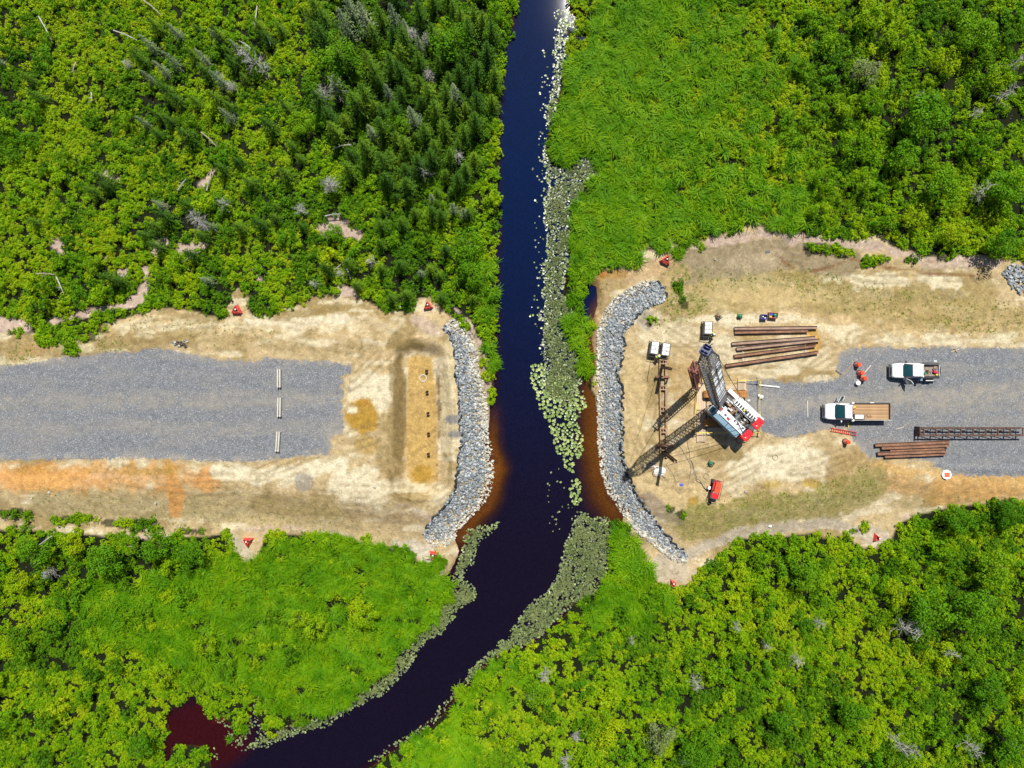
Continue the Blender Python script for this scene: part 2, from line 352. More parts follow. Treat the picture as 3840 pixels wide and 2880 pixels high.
# ruts, ridges and roughness (real relief)
rough = (fbm(GX, GY, 1.2, 2)-.5)*.16+(fbm(GX, GY, .5, 5, 2)-.5)*.07
inwork = sst(dwork, -.5, .5)*sst(-dgr, -.5, .6)
Z += rough*inwork*(dW < 0)
Z += (fbm(GX, GY*3, 2.5, 4)-.5)*.05*(dgr > 0)
Z += np.where(VEG, (fbm(GX, GY, 4, 6)-.4)*.5, 0)
Z += (fbm(GX, GY, .9, 3)-.5)*.35*sst(dpit, -2.2, -1.4)*sst(-dpit, -.2, .3)
rutf = lambda pts, wob=0: pline(PX, PY, pts)
TRACKS = [[(560,1035),(640,1000),(740,960),(800,940)],[(760,820),(800,780),(850,735),(880,700)],[(600,1060),(760,1070),(900,1075),(975,1040)],[(250,1025),(420,1050),(560,1045)],[(300,720),(450,700),(620,715),(760,745)],
 [(1630,930),(1560,1000),(1480,1040),(1400,1020),(1365,930)],[(1810,1030),(1720,1000),(1640,1010),(1560,1050)],[(1620,840),(1560,800),(1500,750),(1420,700)],[(1800,760),(1740,800),(1650,800),(1560,770)],[(1850,735),(1950,715),(2212,705)],[(1650,1030),(1760,1015),(1830,990)],[(1700,560),(1900,590),(2100,585)],[(1420,850),(1400,930),(1420,1010)]]
trk = np.zeros(GX.shape)
for pts in TRACKS:
    q = pline(PX, PY, pts)+.10*(fbm(GX, GY, 2, 6)-.5)
    for off in (.35, 1.25):
        g_ = np.exp(-((np.abs(q-off))/.20)**2); trk = np.maximum(trk, g_*sst(fbm(GX, GY, 2.5, 5), .36, .5))
Z -= trk*.07*inwork
berm = lambda d, w_, h_: h_*np.exp(-(d/w_)**2)
Z += berm(pline(PX, PY, [(0,991),(200,987),(436,992),(553,996)])+.3*(fbm(GX, GY, 1, 7)-.5), .3, .10)
Z += berm(pline(PX, PY, [(2008,1000),(2060,1012),(2212,1015)])+.3*(fbm(GX, GY, 1, 7)-.5), .35, .14)
Z += berm(pline(PX, PY, [(1660,943),(1716,940),(1759,930)]), .25, .08)
for pts in ([(870,740),(885,736),(905,734),(925,738)], [(760,845),(735,850),(722,856)], [(1700,545),(1740,590)], ):
    Z -= berm(pline(PX, PY, pts)+.15*(fbm(GX, GY, .6, 7)-.5), .18, .22)
# --- ground colours (the soils themselves)
K = .62
cream, tan_, olive, gold, orng = lin(242,230,196,K), lin(208,184,138,K), lin(160,138,88,K), lin(186,146,52,K), lin(224,158,84,K)
pink, brown, soil, grey = lin(205,182,165,K), lin(120,84,45,K), lin(26,34,8,K), lin(132,136,142,K)
gsl = lin(140,140,70,K)
C = np.empty(GX.shape+(3,)); C[:] = soil
def put(c, m): 
    m = np.clip(m, 0, 1)[..., None]; C[:] = C*(1-m)+np.array(c)*m
nA, nB, nC = fbm(GX, GY, 5, 0), fbm(GX, GY, 2, 3), fbm(GX*.6, GY*2, 2.2, 5)
wk = sst(dwork, -.25, .15)
put(tan_, wk); put(lin(208,186,142,K), wk*sst(nB, .45, .62)); put(olive, wk*sst(nA, .52, .62)*.7); put(cream, wk*sst(nC, .54, .64)*.6)
put(pink, sst(-dclear, -.15, .15)*(dwork < .3)*(dW < 0))
NZ1 = .6*fbm(GX, GY, 1.8, 1)+.4*fbm(GX, GY, .7, 3, 2)
def blob(vx, vy, rx, ry, c, s=1.0, ang=0, nz=.5, k=1, soft=.14):
    dx, dy = PX-vx, PY-vy; ca, sa = math.cos(R(ang)), math.sin(R(ang))
    q = np.hypot((dx*ca+dy*sa)/rx, (-dx*sa+dy*ca)/ry)+nz*(NZ1-.5)*2.0
    put(c, s*sst(-q, -1, -1+soft*2)*wk)
def strip(pts, wid, c, s=1.0, nz=1.0, k=2, soft=.4):
    q = pline(PX, PY, pts)+nz*(fbm(GX, GY, 1.2, k)-.5)*1.6
    put(c, s*sst(-q, -wid, -wid+soft)*wk)
# west
strip([(100,1085),(560,1095),(760,1130)], 2.0, lin(190,170,125,K), .8)
strip([(-100,1028),(430,1033)], 2.2, orng, .62, 2.2, 2, 1.4); strip([(-100,1022),(180,1026)], 1.0, lin(236,170,92,K), .6, 1.8, 3, .8); strip([(-50,1012),(420,1016)],.5,gold,.3,1.5); blob(378,1070,25,55,orng,.8,-12); blob(95,1042,90,22,lin(232,176,105,K),.8)
strip([(250,1010),(400,1020)], .7, gold, .35); blob(450,1035,30,30,orng,.6)
strip([(470,1020),(560,1030),(700,1010),(740,1000)], 1.1, cream, .95); blob(655,1040,26,26,lin(140,142,142,K),.6)
blob(770,1050,70,45,cream,.8); blob(800,1090,90,20,cream,.5); strip([(560,1085),(750,1100)],1.5,olive,.55)
strip([(250,700),(420,695),(640,700),(860,700)], 1.0, cream, .5, 2.0); strip([(300,735),(560,735),(700,760),(820,745)], .8, olive, .4, 1.6)
strip([(540,690),(660,695),(740,685)], .7, lin(232,220,190,K), .8,1.2)
strip([(330,672),(480,690)], .6, olive, .7); strip([(600,683),(760,660)], .7, olive, .8)
blob(800,850,60,60,cream,.9); blob(850,1050,100,20,cream,.6); blob(820,700,60,22,lin(186,160,112,K),.6); blob(920,705,40,16,pink,.7,30)
blob(862,890,17,160,lin(150,128,82,K),.95); blob(875,745,50,16,olive,.9); blob(970,860,22,130,lin(226,210,168,K),.8)
put(lin(206,172,104,K), sst(dpit, -.4, .1)); strip([(868,741),(885,736),(905,737),(925,740)], .10, lin(50,38,24,K), 1, .5, 2, .15); strip([(762,845),(742,851),(722,856)], .10, lin(50,38,24,K), 1, .5, 2, .15); strip([(848,790),(852,900),(848,1030)],.4,lin(150,128,84,K),.6,1.4); strip([(945,800),(948,900),(944,1030)],.18,lin(110,86,52,K),.8,.5,2,.2); blob(912,1025,28,22,gold,.8); blob(905,850,16,40,lin(210,176,112,K),.6)
blob(782,900,42,46,gold,.95,0,.35); blob(790,870,20,10,lin(200,150,60,K),.8); blob(760,885,14,9,cream,.9); blob(790,960,26,26,lin(190,160,90,K),.8)
blob(975,905,22,12,grey,.8); blob(985,938,16,10,grey,.8)
blob(880,1085,60,18,olive,.6,-15); strip([(760,1105),(850,1120),(930,1120)],.9,lin(170,148,112,K),.7); strip([(850,1095),(880,1090),(905,1105),(940,1130)], .35, pink, .8, .4)
strip([(860,1178),(930,1200),(950,1230)], 1.1, lin(214,202,182,K), .9); strip([(505,1170),(535,1200)],1.0,lin(206,196,168,K),.9)
strip([(500,1148),(620,1140),(760,1160)],.5,pink,.6)
strip([(20,770),(120,740)],1.0,lin(196,160,110,K),.7)
# east
strip([(1370,800),(1365,950),(1380,1040),(1440,1075),(1560,1085)], 1.8, lin(214,190,140,K), .9)
blob(1440,720,90,30,cream,.6); blob(1500,830,60,60,lin(196,166,112,K),.7); blob(1560,760,60,40,cream,.7); blob(1700,1000,110,45,cream,.95,0,.3); blob(1610,1010,50,40,cream,.8)
blob(1555,980,60,18,olive,.9); blob(1600,690,160,12,cream,.8); blob(1760,740,22,34,lin(214,170,84,K),.85); blob(1700,800,40,14,cream,.9); blob(1770,820,36,12,cream,.7)
strip([(1460,615),(1560,625),(1700,610),(1850,640),(2100,650)], 3.2, lin(172,152,98,K), .75, 2.2); blob(1690,640,150,22,lin(206,182,130,K),.7)
strip([(1900,735),(2060,738),(2190,728)], .8, cream, .7, 1.4); strip([(1880,690),(2200,690)],1.6,lin(182,158,108,K),.6)
strip([(1790,590),(1880,610),(1990,605),(2060,615)], 1.0, cream, .8, 1.6)
strip([(1480,575),(1600,560),(1700,545),(1820,560)], 2.4, lin(166,150,118,K), 1, .8); blob(1640,565,70,28,lin(190,172,140,K),.8,-10)
strip([(1540,520),(1650,505),(1780,520),(1900,530),(2000,565),(2150,568)], .8, pink, .9, 1.2)
strip([(1650,520),(1700,572),(1740,590),(1790,578),(1840,560),(1900,575),(2000,590),(2150,598)], .28, lin(130,84,48,K), .85, .5)
strip([(1360,600),(1420,575),(1470,590)], 1.4, lin(196,168,126,K), .9); blob(1330,592,34,12,lin(186,150,90,K),1,0,.3); blob(1300,590,14,12,lin(196,130,60,K),.9)
strip([(1290,610),(1275,660),(1280,720),(1284,800)], .8, lin(150,108,66,K), .9, .6)
strip([(1320,600),(1310,640),(1290,700),(1286,760)], .4, lin(196,168,126,K), .7, .4)
strip([(2040,1045),(2212,1040)], 1.9, lin(222,178,112,K), .85, 1.4); strip([(1930,1045),(2212,1080)], 1.6, lin(210,164,100,K), .6, 1.6); strip([(1880,1005),(2030,1025)],.8,lin(222,182,116,K),.8)
strip([(1500,1130),(1640,1110),(1800,1080),(1880,1040)], 2.4, lin(166,152,92,K), .8, 1.8)
strip([(1420,1215),(1500,1190),(1600,1150),(1780,1130),(1880,1150)], .9, lin(198,184,160,K), 1, .6); blob(1890,1160,34,22,lin(206,194,170,K),.9); blob(1455,1235,50,32,lin(206,192,164,K),.95)
blob(1430,1100,60,22,lin(164,146,122,K),.9,35); blob(1498,1082,15,12,gold,.8,0,.2); blob(1753,1044,24,12,lin(200,170,90,K),.9,0,.2); blob(1670,1047,24,10,lin(196,172,96,K),.8)
blob(1395,690,24,26,lin(170,160,150,K),.7); blob(1810,1020,28,50,lin(176,150,98,K),.7); blob(1855,990,40,30,lin(186,160,110,K),.6); strip([(1990,1115),(1940,1120)],.5,pink,.8)
strip([(1350,1145),(1385,1190),(1400,1225)], .5, lin(170,130,92,K), .9, .3)
blob(1625,560,0.1,0.1,pink)
put(lin(150,128,84,K), trk*.5*wk)
# sparse green on the slopes
grn = np.zeros(GX.shape)
def sparse(pts, wid, s):
    global grn
    q = pline(PX, PY, pts)+2.5*(fbm(GX, GY, 2.0, 4)-.5); grn = np.maximum(grn, s*sst(-q, -wid, -wid+1.2))
sparse([(20,775),(120,745),(200,750),(260,745)],1.6,.45); sparse([(150,755),(185,740)],1.0,.9); sparse([(60,750),(200,720)],.8,.9); sparse([(300,700),(560,730)],2.2,.12)
sparse([(1465,600),(1470,640),(1455,670),(1500,665)],1.9,.8); sparse([(1500,610),(1700,600),(1840,640)],2.0,.3); sparse([(1790,600),(1860,625),(1970,640)],.9,.6); sparse([(1750,630),(2200,700)],2.8,.2); sparse([(2020,670),(2060,700)],1.4,.45); sparse([(2190,690),(2212,720)],1.6,.4)
sparse([(1480,1130),(1640,1105),(1780,1085),(1870,1050)],2.4,.5); sparse([(1780,1060),(1860,1040)],2.0,.5); sparse([(1960,1080),(2120,1070)],1.2,.25); sparse([(100,1085),(400,1100),(700,1120)],2.4,.14); sparse([(250,1120),(430,1140)],.8,.4)
sparse([(1450,1100),(1470,1110)],.9,.6); sparse([(1395,690),(1430,705)],1.0,.5); sparse([(1270,640),(1300,600),(1280,700)],1.0,.35)
grn *= (dgr < .1)*(drip < -.3)*(dwork > 0)
put(gsl, grn*.75*sst(fbm(GX, GY, .8, 6), .35, .6))
# wet bed tones
put(lin(120,60,20,K), sst(dW, -.1, .05))
dust = np.zeros(GX.shape)
for pts, w__, a__ in [([(-200,870),(300,865),(740,860)],1.6,.5),([(-200,930),(300,925),(720,930)],1.2,.4),([(1640,880),(1800,870),(2212,850)],2.0,.8),([(1640,850),(1760,880),(1900,880),(2212,880)],1.0,.5),([(1700,930),(1850,920),(2212,900)],.7,.3),([(1900,800),(2212,790)],.8,.35)]:
    dust = np.maximum(dust, a__*sst(-(pline(PX, PY, pts)+2.2*(fbm(GX, GY*2, 2.5, 3)-.5)), -w__, -w__*.2))
dust = np.clip(dust+.9*sst(-dgr, -1.2, .1)*sst(fbm(GX, GY, 1.5, 6), .42, .6), 0, 1)
def patches(lst):
    out = np.zeros(GX.shape, bool)
    for vx, vy, rx, ry in lst: out |= (np.hypot((PX-vx)/rx, (PY-vy)/ry)+1.3*(fbm(GX, GY, 1.0, 5)-.5)) < 1
    return out
PATCH = [(1770,538,32,14),(1815,546,24,12),(1745,548,8,7),(1433,537,22,8),(1516,537,8,6),(1461,546,8,7),(1880,567,24,9),(1905,560,14,10),(1960,562,14,6),(2040,560,16,6),(30,1106,34,9),(62,1112,10,7),(165,1122,50,8),(235,1130,20,8),(290,1133,55,10),(340,1142,20,8),(405,1148,30,7),(1845,1148,9,6),(1868,1142,10,8),(1525,1232,12,7),(1385,1200,5,5),(1465,625,12,18),(1478,655,14,14),(1450,1100,8,7),(1470,1108,10,9),(1400,700,6,5),(1414,690,7,4),(950,1215,14,9),(880,1195,16,6),(90,735,20,9),(165,725,45,12),(215,712,20,8),(155,755,14,14),(1545,1225,8,6),(140,770,12,6),(790,1162,10,5),(1000,735,6,16),(1012,765,6,20),(1033,800,5,22)]
pm_ = patches(PATCH)&(drip < -.3)&(dgr < -.2); VEG |= pm_; put(soil, pm_*.8)
def grid_object(name, sel, mat, kind='structure', **kw):
    ny, nx = GX.shape; idx = np.arange(ny*nx).reshape(ny, nx)
    q = np.stack([idx[:-1, :-1], idx[:-1, 1:], idx[1:, 1:], idx[1:, :-1]], -1)[sel]
    used = np.unique(q); remap = np.full(ny*nx, -1); remap[used] = np.arange(len(used))
    V = np.stack([GX.ravel(), GY.ravel(), Z.ravel()], -1)[used]
    me = np_mesh(name, V, remap[q], mat, True)
    a = me.attributes.new('soil', 'FLOAT_COLOR', 'POINT')
    a.data.foreach_set('color', np.concatenate([C.reshape(-1, 3)[used], np.ones((len(used), 1))], 1).astype(np.float32).ravel())
    a = me.attributes.new('dust', 'FLOAT', 'POINT'); a.data.foreach_set('value', dust.ravel()[used].astype(np.float32))
    a = me.attributes.new('gravel', 'FLOAT', 'POINT'); a.data.foreach_set('value', dgr.ravel()[used].astype(np.float32))
    o = link(name, me); tag(o, kind=kind); return o
def earth():
    m, t, b = newmat('earth and gravel')
    p = wpos(t); col = attr(t, 'soil').outputs['Color']
    f1 = noise(t, 1.3, 6, p, .65); f2 = noise(t, 5, 4, p, .7); f3 = noise(t, .35, 3, p)
    v = ramp(t, f1, [(.3, .72), (.5, 1.0), (.7, 1.22)]); v2 = ramp(t, f2, [(.3, .86), (.7, 1.12)])
    c = mixc(t, 1, mixc(t, 1, col, v, 'MULTIPLY'), v2, 'MULTIPLY')
    vo = nd(t, 'ShaderNodeTexVoronoi'); vo.inputs['Scale'].default_value = 2.2; t.links.new(p, vo.inputs['Vector'])
    fl0 = ramp(t, noise(t, 1.6, 9, p, .82), [(.53, 0), (.58, .8)]); c = mixc(t, fl0, c, mixc(t, 1, c, (1.38, 1.40, 1.45), 'MULTIPLY'))
    fl1 = ramp(t, noise(t, 1.2, 9, p, .85), [(.40, .75), (.45, 0)]); c = mixc(t, fl1, c, mixc(t, 1, c, (.62, .60, .52), 'MULTIPLY'))
    peb = ramp(t, vo.outputs['Distance'], [(.06, 1), (.10, 0)])
    c = mixc(t, mth(t, 'MULTIPLY', peb, .5), c, (.5, .47, .4))
    # crushed stone road
    vg = nd(t, 'ShaderNodeTexVoronoi'); vg.inputs['Scale'].default_value = 5.5; t.links.new(p, vg.inputs['Vector'])
    vg2 = nd(t, 'ShaderNodeTexVoronoi'); vg2.inputs['Scale'].default_value = 13; t.links.new(p, vg2.inputs['Vector'])
    mp = nd(t, 'ShaderNodeMapping'); mp.inputs['Scale'].default_value = (.25, 1, 1); t.links.new(p, mp.inputs[0])
    tr = noise(t, .5, 4, mp.outputs[0])
    sepc = nd(t, 'ShaderNodeSeparateColor'); t.links.new(vg2.outputs['Color'], sepc.inputs[0])
    g = ramp(t, sepc.outputs[0], [(0, (.105, .116, .135)), (.6, (.165, .176, .195)), (.9, (.22, .228, .24)), (1, (.34, .34, .34))])
    g = mixc(t, 1, g, ramp(t, f1, [(.3, .82), (.7, 1.15)]), 'MULTIPLY')
    g = mixc(t, ramp(t, tr, [(.45, 0), (.7, .35)]), g, (.27, .245, .21))
    sp = nd(t, 'ShaderNodeSeparateColor'); t.links.new(vg.outputs['Color'], sp.inputs[0])
    fl = mth(t, 'MULTIPLY', ramp(t, vg.outputs['Distance'], [(.16, 1), (.26, 0)]), ramp(t, sp.outputs[1], [(.80, 0), (.84, .8)]))
    g = mixc(t, fl, g, (.62, .6, .56))
    g = mixc(t, mth(t, 'MULTIPLY', attr(t, 'dust').outputs['Fac'], ramp(t, noise(t, .9, 7, p, .75), [(.4, .15), (.6, .75)])), g, (.33, .29, .22))
    e = mth(t, 'ADD', attr(t, 'gravel').outputs['Fac'], mth(t, 'MULTIPLY', mth(t, 'SUBTRACT', noise(t, 1.6, 7, p, .78), .5), 2.6))
    k = ramp(t, mth(t, 'ADD', e, .5), [(.42, 0), (.6, 1)])
    c = mixc(t, k, c, g)
    t.links.new(c, b.inputs['Base Color']); b.inputs['Roughness'].default_value = .9; b.inputs['Specular IOR Level'].default_value = .2
    hgt = mth(t, 'ADD', mth(t, 'MULTIPLY', f1, 1.4), f2); bump(t, b, hgt, .9, .08)
    return m
EARTH = earth()
fc = lambda a: a[:-1, :-1]
isg_w, isg_e = fc(dgw) > 0, fc(dge) > 0; isw = fc(dwork) > 0; west = fc(PX) < 1150
grid_object('gravel_road', isg_w, EARTH); grid_object('gravel_road', isg_e, EARTH)
grid_object('sand_embankment', isw & west & ~isg_w, EARTH); grid_object('sand_embankment', isw & ~west & ~isg_e, EARTH)
grid_object('ground', ~isw & ~isg_w & ~isg_e, EARTH)
def gz(x, y):                                # ground height lookup
    j = np.clip(((np.asarray(x)+72)/STEP).astype(int)+len(far), 0, GX.shape[1]-1); i = np.clip(((np.asarray(y)+56)/STEP).astype(int)+len(far), 0, GX.shape[0]-1)
    return i, j
def gh(x, y): i, j = gz(x, y); return float(Z[i, j])
def at(sx, sy, dz=0.0):                      # fine survey point put on the ground
    z = 0.
    for _ in range(3): p = S(sx, sy, z); z = gh(p.x, p.y)
    p = S(sx, sy, z); p.z = z+dz; return p
def atv(vx, vy, dz=0.): return at(vx*1.736, vy*1.736, dz)

# ------------------------------------------------------------------ water
def water():
    st = .4
    X, Y = np.meshgrid(np.concatenate([[-1200, -300], np.arange(-60, 20, st), [300, 1200]]), np.concatenate([[-1200, -300], np.arange(-58, 60, st), [300, 1200]]))
    k = VS*H/(H-WL); px = 1106+X*k; py = 829.5-Y*k
    dw = sdist(px, py, WATER)
    n1 = fbm(X, Y, 3, 2)-.5; n2 = fbm(X, Y, 1, 3)-.5
    c = np.empty(X.shape+(3,)); t_ = sst(py, 300, 1250)[..., None]
    c[:] = np.array([.0010, .008, .040])*(1-t_)+np.array([.0055, .0035, .011])*t_  # navy upstream is sky reflection painted into the water colour
    def pt(col, m): m = np.clip(m, 0, 1)[..., None]; c[:] = c*(1-m)+np.array(col)*m
    cove = sst(-np.hypot((px-440)/110, (py-1590)/80), -1.15, -.7); pt((.028, .003, .004), cove*.9)
    cove2 = sst(-np.hypot((px-480)/34, (py-1545)/14)+n2, -1.1, -.6); pt((.12, .035, .003), cove2*.8)
    drp = np.maximum(-sdist(px, py, RIP_W), 0); east = px > 1180
    m = sst(-drp+1.0*n1, -1.7, -.2)*sst(py, 850, 960)*(~east); pt((.035, .012, .003), sst(-drp+1.2*n1, -2.6, -.8)*sst(py, 850, 960)*(~east)); pt((.12, .04, .005), m*.9)
    dre_ = np.maximum(-sdist(px, py, RIP_E), 0)
    a = sst(-dre_+1.2*n1, -4.0, -1.2)*sst(px, 1225, 1262)*sst(py, 700, 800)*(py < 1150); pt((.042, .014, .003), a)
    a = sst(-dre_+1.0*n1, -2.4, -.3)*sst(px, 1240, 1265)*(py > 590)*(py < 1150); pt((.09, .032, .005), a*.85)
    pt((.02, .004, .006), sst(-dw+n1, -1.0, 0)*sst(py, 1000, 1100)*.6); pt((.012, .004, .008), sst(-dw+n1, -.8, 0)*.6*(py < 1000)*(px < 1140))
    idx = np.arange(X.size).reshape(X.shape); q = np.stack([idx[:-1, :-1], idx[:-1, 1:], idx[1:, 1:], idx[1:, :-1]], -1)
    keep = (dw[:-1, :-1] > -3); q = q[keep]; used = np.unique(q); rm = np.full(X.size, -1); rm[used] = np.arange(len(used))
    m, t, b = newmat('tannin river water with painted sky')
    p = wpos(t)
    cc = mixc(t, 1, attr(t, 'tone').outputs['Color'], ramp(t, noise(t, 6, 3, p), [(.3, .7), (.7, 1.35)]), 'MULTIPLY')
    t.links.new(cc, b.inputs['Base Color']); b.inputs['Roughness'].default_value = .03; b.inputs['IOR'].default_value = 1.333; b.inputs['Specular IOR Level'].default_value = .3
    me = np_mesh('river', np.stack([X.ravel(), Y.ravel(), np.full(X.size, WL)], -1)[used], rm[q], m, True)
    a = me.attributes.new('tone', 'FLOAT_COLOR', 'POINT'); a.data.foreach_set('color', np.concatenate([c.reshape(-1, 3)[used], np.ones((len(used), 1))], 1).astype(np.float32).ravel())
    tag(link('river', me), kind='structure')
water()

# ------------------------------------------------------------------ riprap
def rock_mesh(seed, flat=.7):
    r = random.Random(seed); import bmesh
    bm = bmesh.new()
    for i in range(11):
        d = Vector((r.gauss(0, 1), r.gauss(0, 1), r.gauss(0, 1))).normalized()
        bm.verts.new((d.x*.5*r.uniform(.85, 1.25), d.y*.5*r.uniform(.7, 1.05), d.z*.5*flat))
    bmesh.ops.convex_hull(bm, input=bm.verts)
    for v_ in [v_ for v_ in bm.verts if not v_.link_faces]: bm.verts.remove(v_)
    bmesh.ops.triangulate(bm, faces=bm.faces)
    vs = [v_.co.copy() for v_ in bm.verts]; bm.verts.index_update(); fs = [tuple(v_.index for v_ in f.verts) for f in bm.faces]; bm.free()
    return vs, fs
ROCKS = [rock_mesh(s) for s in range(9)]
def rockmat(name, lo, mid, hi):
    m, t, b = newmat(name); oi = nd(t, 'ShaderNodeObjectInfo').outputs['Random']; isl = nd(t, 'ShaderNodeNewGeometry').outputs['Random Per Island']
    f = mth(t, 'FRACT', mth(t, 'ADD', oi, isl)); c = ramp(t, f, [(0, lo), (.55, mid), (.93, hi)])
    c = mixc(t, 1, c, ramp(t, noise(t, 4, 4, wpos(t)), [(.3, .75), (.7, 1.2)]), 'MULTIPLY')
    t.links.new(c, b.inputs['Base Color']); b.inputs['Roughness'].default_value = .85; return m
rock_blue = rockmat('blue grey stone', (.13, .155, .175), (.22, .25, .275), (.44, .46, .46))
rock_pale = rockmat('pale dry stone', (.30, .28, .23), (.46, .44, .37), (.62, .6, .52))
RM = {(i, m.name): MB() for i in range(9) for m in (rock_blue, rock_pale)}
for (i, mn), b_ in RM.items():
    b_.v, b_.f = [tuple(v_) for v_ in ROCKS[i][0]], ROCKS[i][1]
    RM[(i, mn)] = b_.mesh('stone', bpy.data.materials[mn])
def riprap(poly, outer, n, label, edge_pale, tree_name='riprap_bank', smin=.2, smax=.46):
    root = empty(tree_name, atv(*poly[0]), label=label, cat='rock bank')
    ox, oy, oz = root.location
    P = np.array(poly); x0, y0 = P.min(0); x1, y1 = P.max(0); pts = []
    while len(pts) < n:
        vx = rng.uniform(x0-4, x1+4, 4000); vy = rng.uniform(y0-4, y1+4, 4000); d = sdist(vx, vy, poly)
        ok = d > -.12
        do = pline(vx, vy, outer)
        for a, b_, c_ in zip(vx[ok], vy[ok], do[ok]): pts.append((a, b_, c_))
    pts = pts[:n]; sizes = rng.uniform(smin, smax, n)**1.0; order = np.argsort(-sizes); mbs = {'p': MB(), 'b': MB()}
    for q, i in enumerate(order):
        vx, vy, do = pts[i]; s = sizes[i]; p = atv(vx, vy)
        pale = do < edge_pale*random.uniform(.3, 1.5)
        mt = rock_pale if pale else rock_blue; ri = random.randrange(9)
        rot = (random.uniform(-.5, .5), random.uniform(-.5, .5), random.uniform(0, 6.28)); up = s*.12+random.uniform(0, .14)
        if q < 300:
            o = link('stone', RM[(ri, mt.name)], root); o.location = (p.x-ox, p.y-oy, p.z-oz+up); o.rotation_euler = rot; o.scale = (s, s, s)
        else:
            from mathutils import Euler
            M = Euler(rot).to_matrix()*s; b_ = mbs['p' if pale else 'b']; k = len(b_.v)
            b_.v += [tuple(M @ v_+Vector((p.x-ox, p.y-oy, p.z-oz+up))) for v_ in ROCKS[ri][0]]; b_.f += [tuple(a+k for a in f) for f in ROCKS[ri][1]]
    for kk, mt in (('p', rock_pale), ('b', rock_blue)):
        if mbs[kk].f: tag(mbs[kk].build('loose_stones', mt, root), kind='stuff')
    return root
riprap(RIP_W, RW_OUT, 4600, 'curved bank of grey stones left of the river, west abutment', 1.1)
riprap(RIP_E, RE_OUT, 6600, 'long curved bank of blue grey stones right of the river, beside the crane', .6)
PILE = [(2167,590),(2180,575),(2230,570),(2260,600),(2240,640),(2205,635),(2185,620)]
riprap(PILE, [(0,0),(1,1)], 420, 'heap of grey crushed rock at the upper right edge of the embankment', 0, 'rock_heap', .25, .6)
# black geotextile edges showing between the fill and the stones
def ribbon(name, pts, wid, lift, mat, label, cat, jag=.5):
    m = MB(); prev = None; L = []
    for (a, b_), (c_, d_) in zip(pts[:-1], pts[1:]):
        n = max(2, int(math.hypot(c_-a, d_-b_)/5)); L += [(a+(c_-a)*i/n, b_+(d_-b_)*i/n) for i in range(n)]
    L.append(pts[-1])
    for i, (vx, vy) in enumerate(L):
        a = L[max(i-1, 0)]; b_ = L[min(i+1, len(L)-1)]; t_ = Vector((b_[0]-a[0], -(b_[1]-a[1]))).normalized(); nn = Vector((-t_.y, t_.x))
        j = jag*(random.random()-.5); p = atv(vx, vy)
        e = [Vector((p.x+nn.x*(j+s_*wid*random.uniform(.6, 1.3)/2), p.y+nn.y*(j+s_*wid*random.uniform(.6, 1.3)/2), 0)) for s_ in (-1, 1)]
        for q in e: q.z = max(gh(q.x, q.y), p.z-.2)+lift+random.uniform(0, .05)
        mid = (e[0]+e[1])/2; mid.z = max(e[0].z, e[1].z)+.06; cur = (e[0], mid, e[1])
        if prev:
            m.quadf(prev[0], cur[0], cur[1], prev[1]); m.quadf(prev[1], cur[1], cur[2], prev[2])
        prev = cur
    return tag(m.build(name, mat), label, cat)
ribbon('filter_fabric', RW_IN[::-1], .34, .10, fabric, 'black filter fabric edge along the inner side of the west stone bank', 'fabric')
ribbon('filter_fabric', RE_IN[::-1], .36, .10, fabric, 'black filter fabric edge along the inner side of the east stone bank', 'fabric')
# ------------------------------------------------------------------ foliage meshes
def leaf_quads(centres, normals, sizes, aspect, rs, fold=None):
    """one small four-cornered leaf per centre, lying across its normal"""
    n = len(centres); nr = normals/np.linalg.norm(normals, axis=1, keepdims=True)
    r_ = rs.normal(size=(n, 3)); u = np.cross(nr, r_); u /= np.linalg.norm(u, axis=1, keepdims=True); v = np.cross(nr, u)
    a = sizes[:, None]*.5; b = a*aspect
    V = np.stack([centres+u*a, centres+v*b, centres-u*a, centres-v*b], 1).reshape(-1, 3)
    F = np.arange(4*n).reshape(n, 4); return V, F
def tuft(seed, n, rad, hgt, leaf, clumps=9, aspect=.7, spread=.33):
    rs = np.random.default_rng(seed); cl = rs.normal(size=(clumps, 3)); cl[:, 2] = np.abs(cl[:, 2])*.9
    cl /= np.linalg.norm(cl, axis=1, keepdims=True); cl *= rs.uniform(.35, .95, (clumps, 1)); cl *= np.array([rad, rad, hgt])
    which = rs.integers(0, clumps, n); d = rs.normal(size=(n, 3)); d /= np.linalg.norm(d, axis=1, keepdims=True)
    c = cl[which]+d*rad*spread*rs.uniform(.5, 1.0, (n, 1)); c[:, 2] = np.maximum(c[:, 2], .03)
    nr = d*.8+rs.normal(size=(n, 3))*.45+np.array([0, 0, .75])
    return leaf_quads(c, nr, rs.uniform(.6, 1.25, n)*leaf, aspect, rs)
def grass_tuft(seed, n, length, width, lean=.6):
    rs = np.random.default_rng(seed); V = []; F = []
    for i in range(n):
        a = rs.uniform(0, 2*math.pi); L = length*rs.uniform(.55, 1.15); ln = lean*rs.uniform(.15, 1.2); b0 = rs.normal(size=2)*length*.10
        d = np.array([math.cos(a), math.sin(a)]); s_ = np.array([-d[1], d[0]]); w_ = width*rs.uniform(.7, 1.3)
        p = [(b0, 0.), (b0+d*L*ln*.35, L*.62), (b0+d*L*ln*.95, L*(.80-.25*ln))]; k = len(V)
        for (q, z), ww in zip(p, (w_, w_*.9, w_*.25)):
            V.append((*(q-s_*ww), z)); V.append((*(q+s_*ww), z))
        F += [(k, k+1, k+3, k+2), (k+2, k+3, k+5, k+4)]
    return np.array(V), np.array(F)
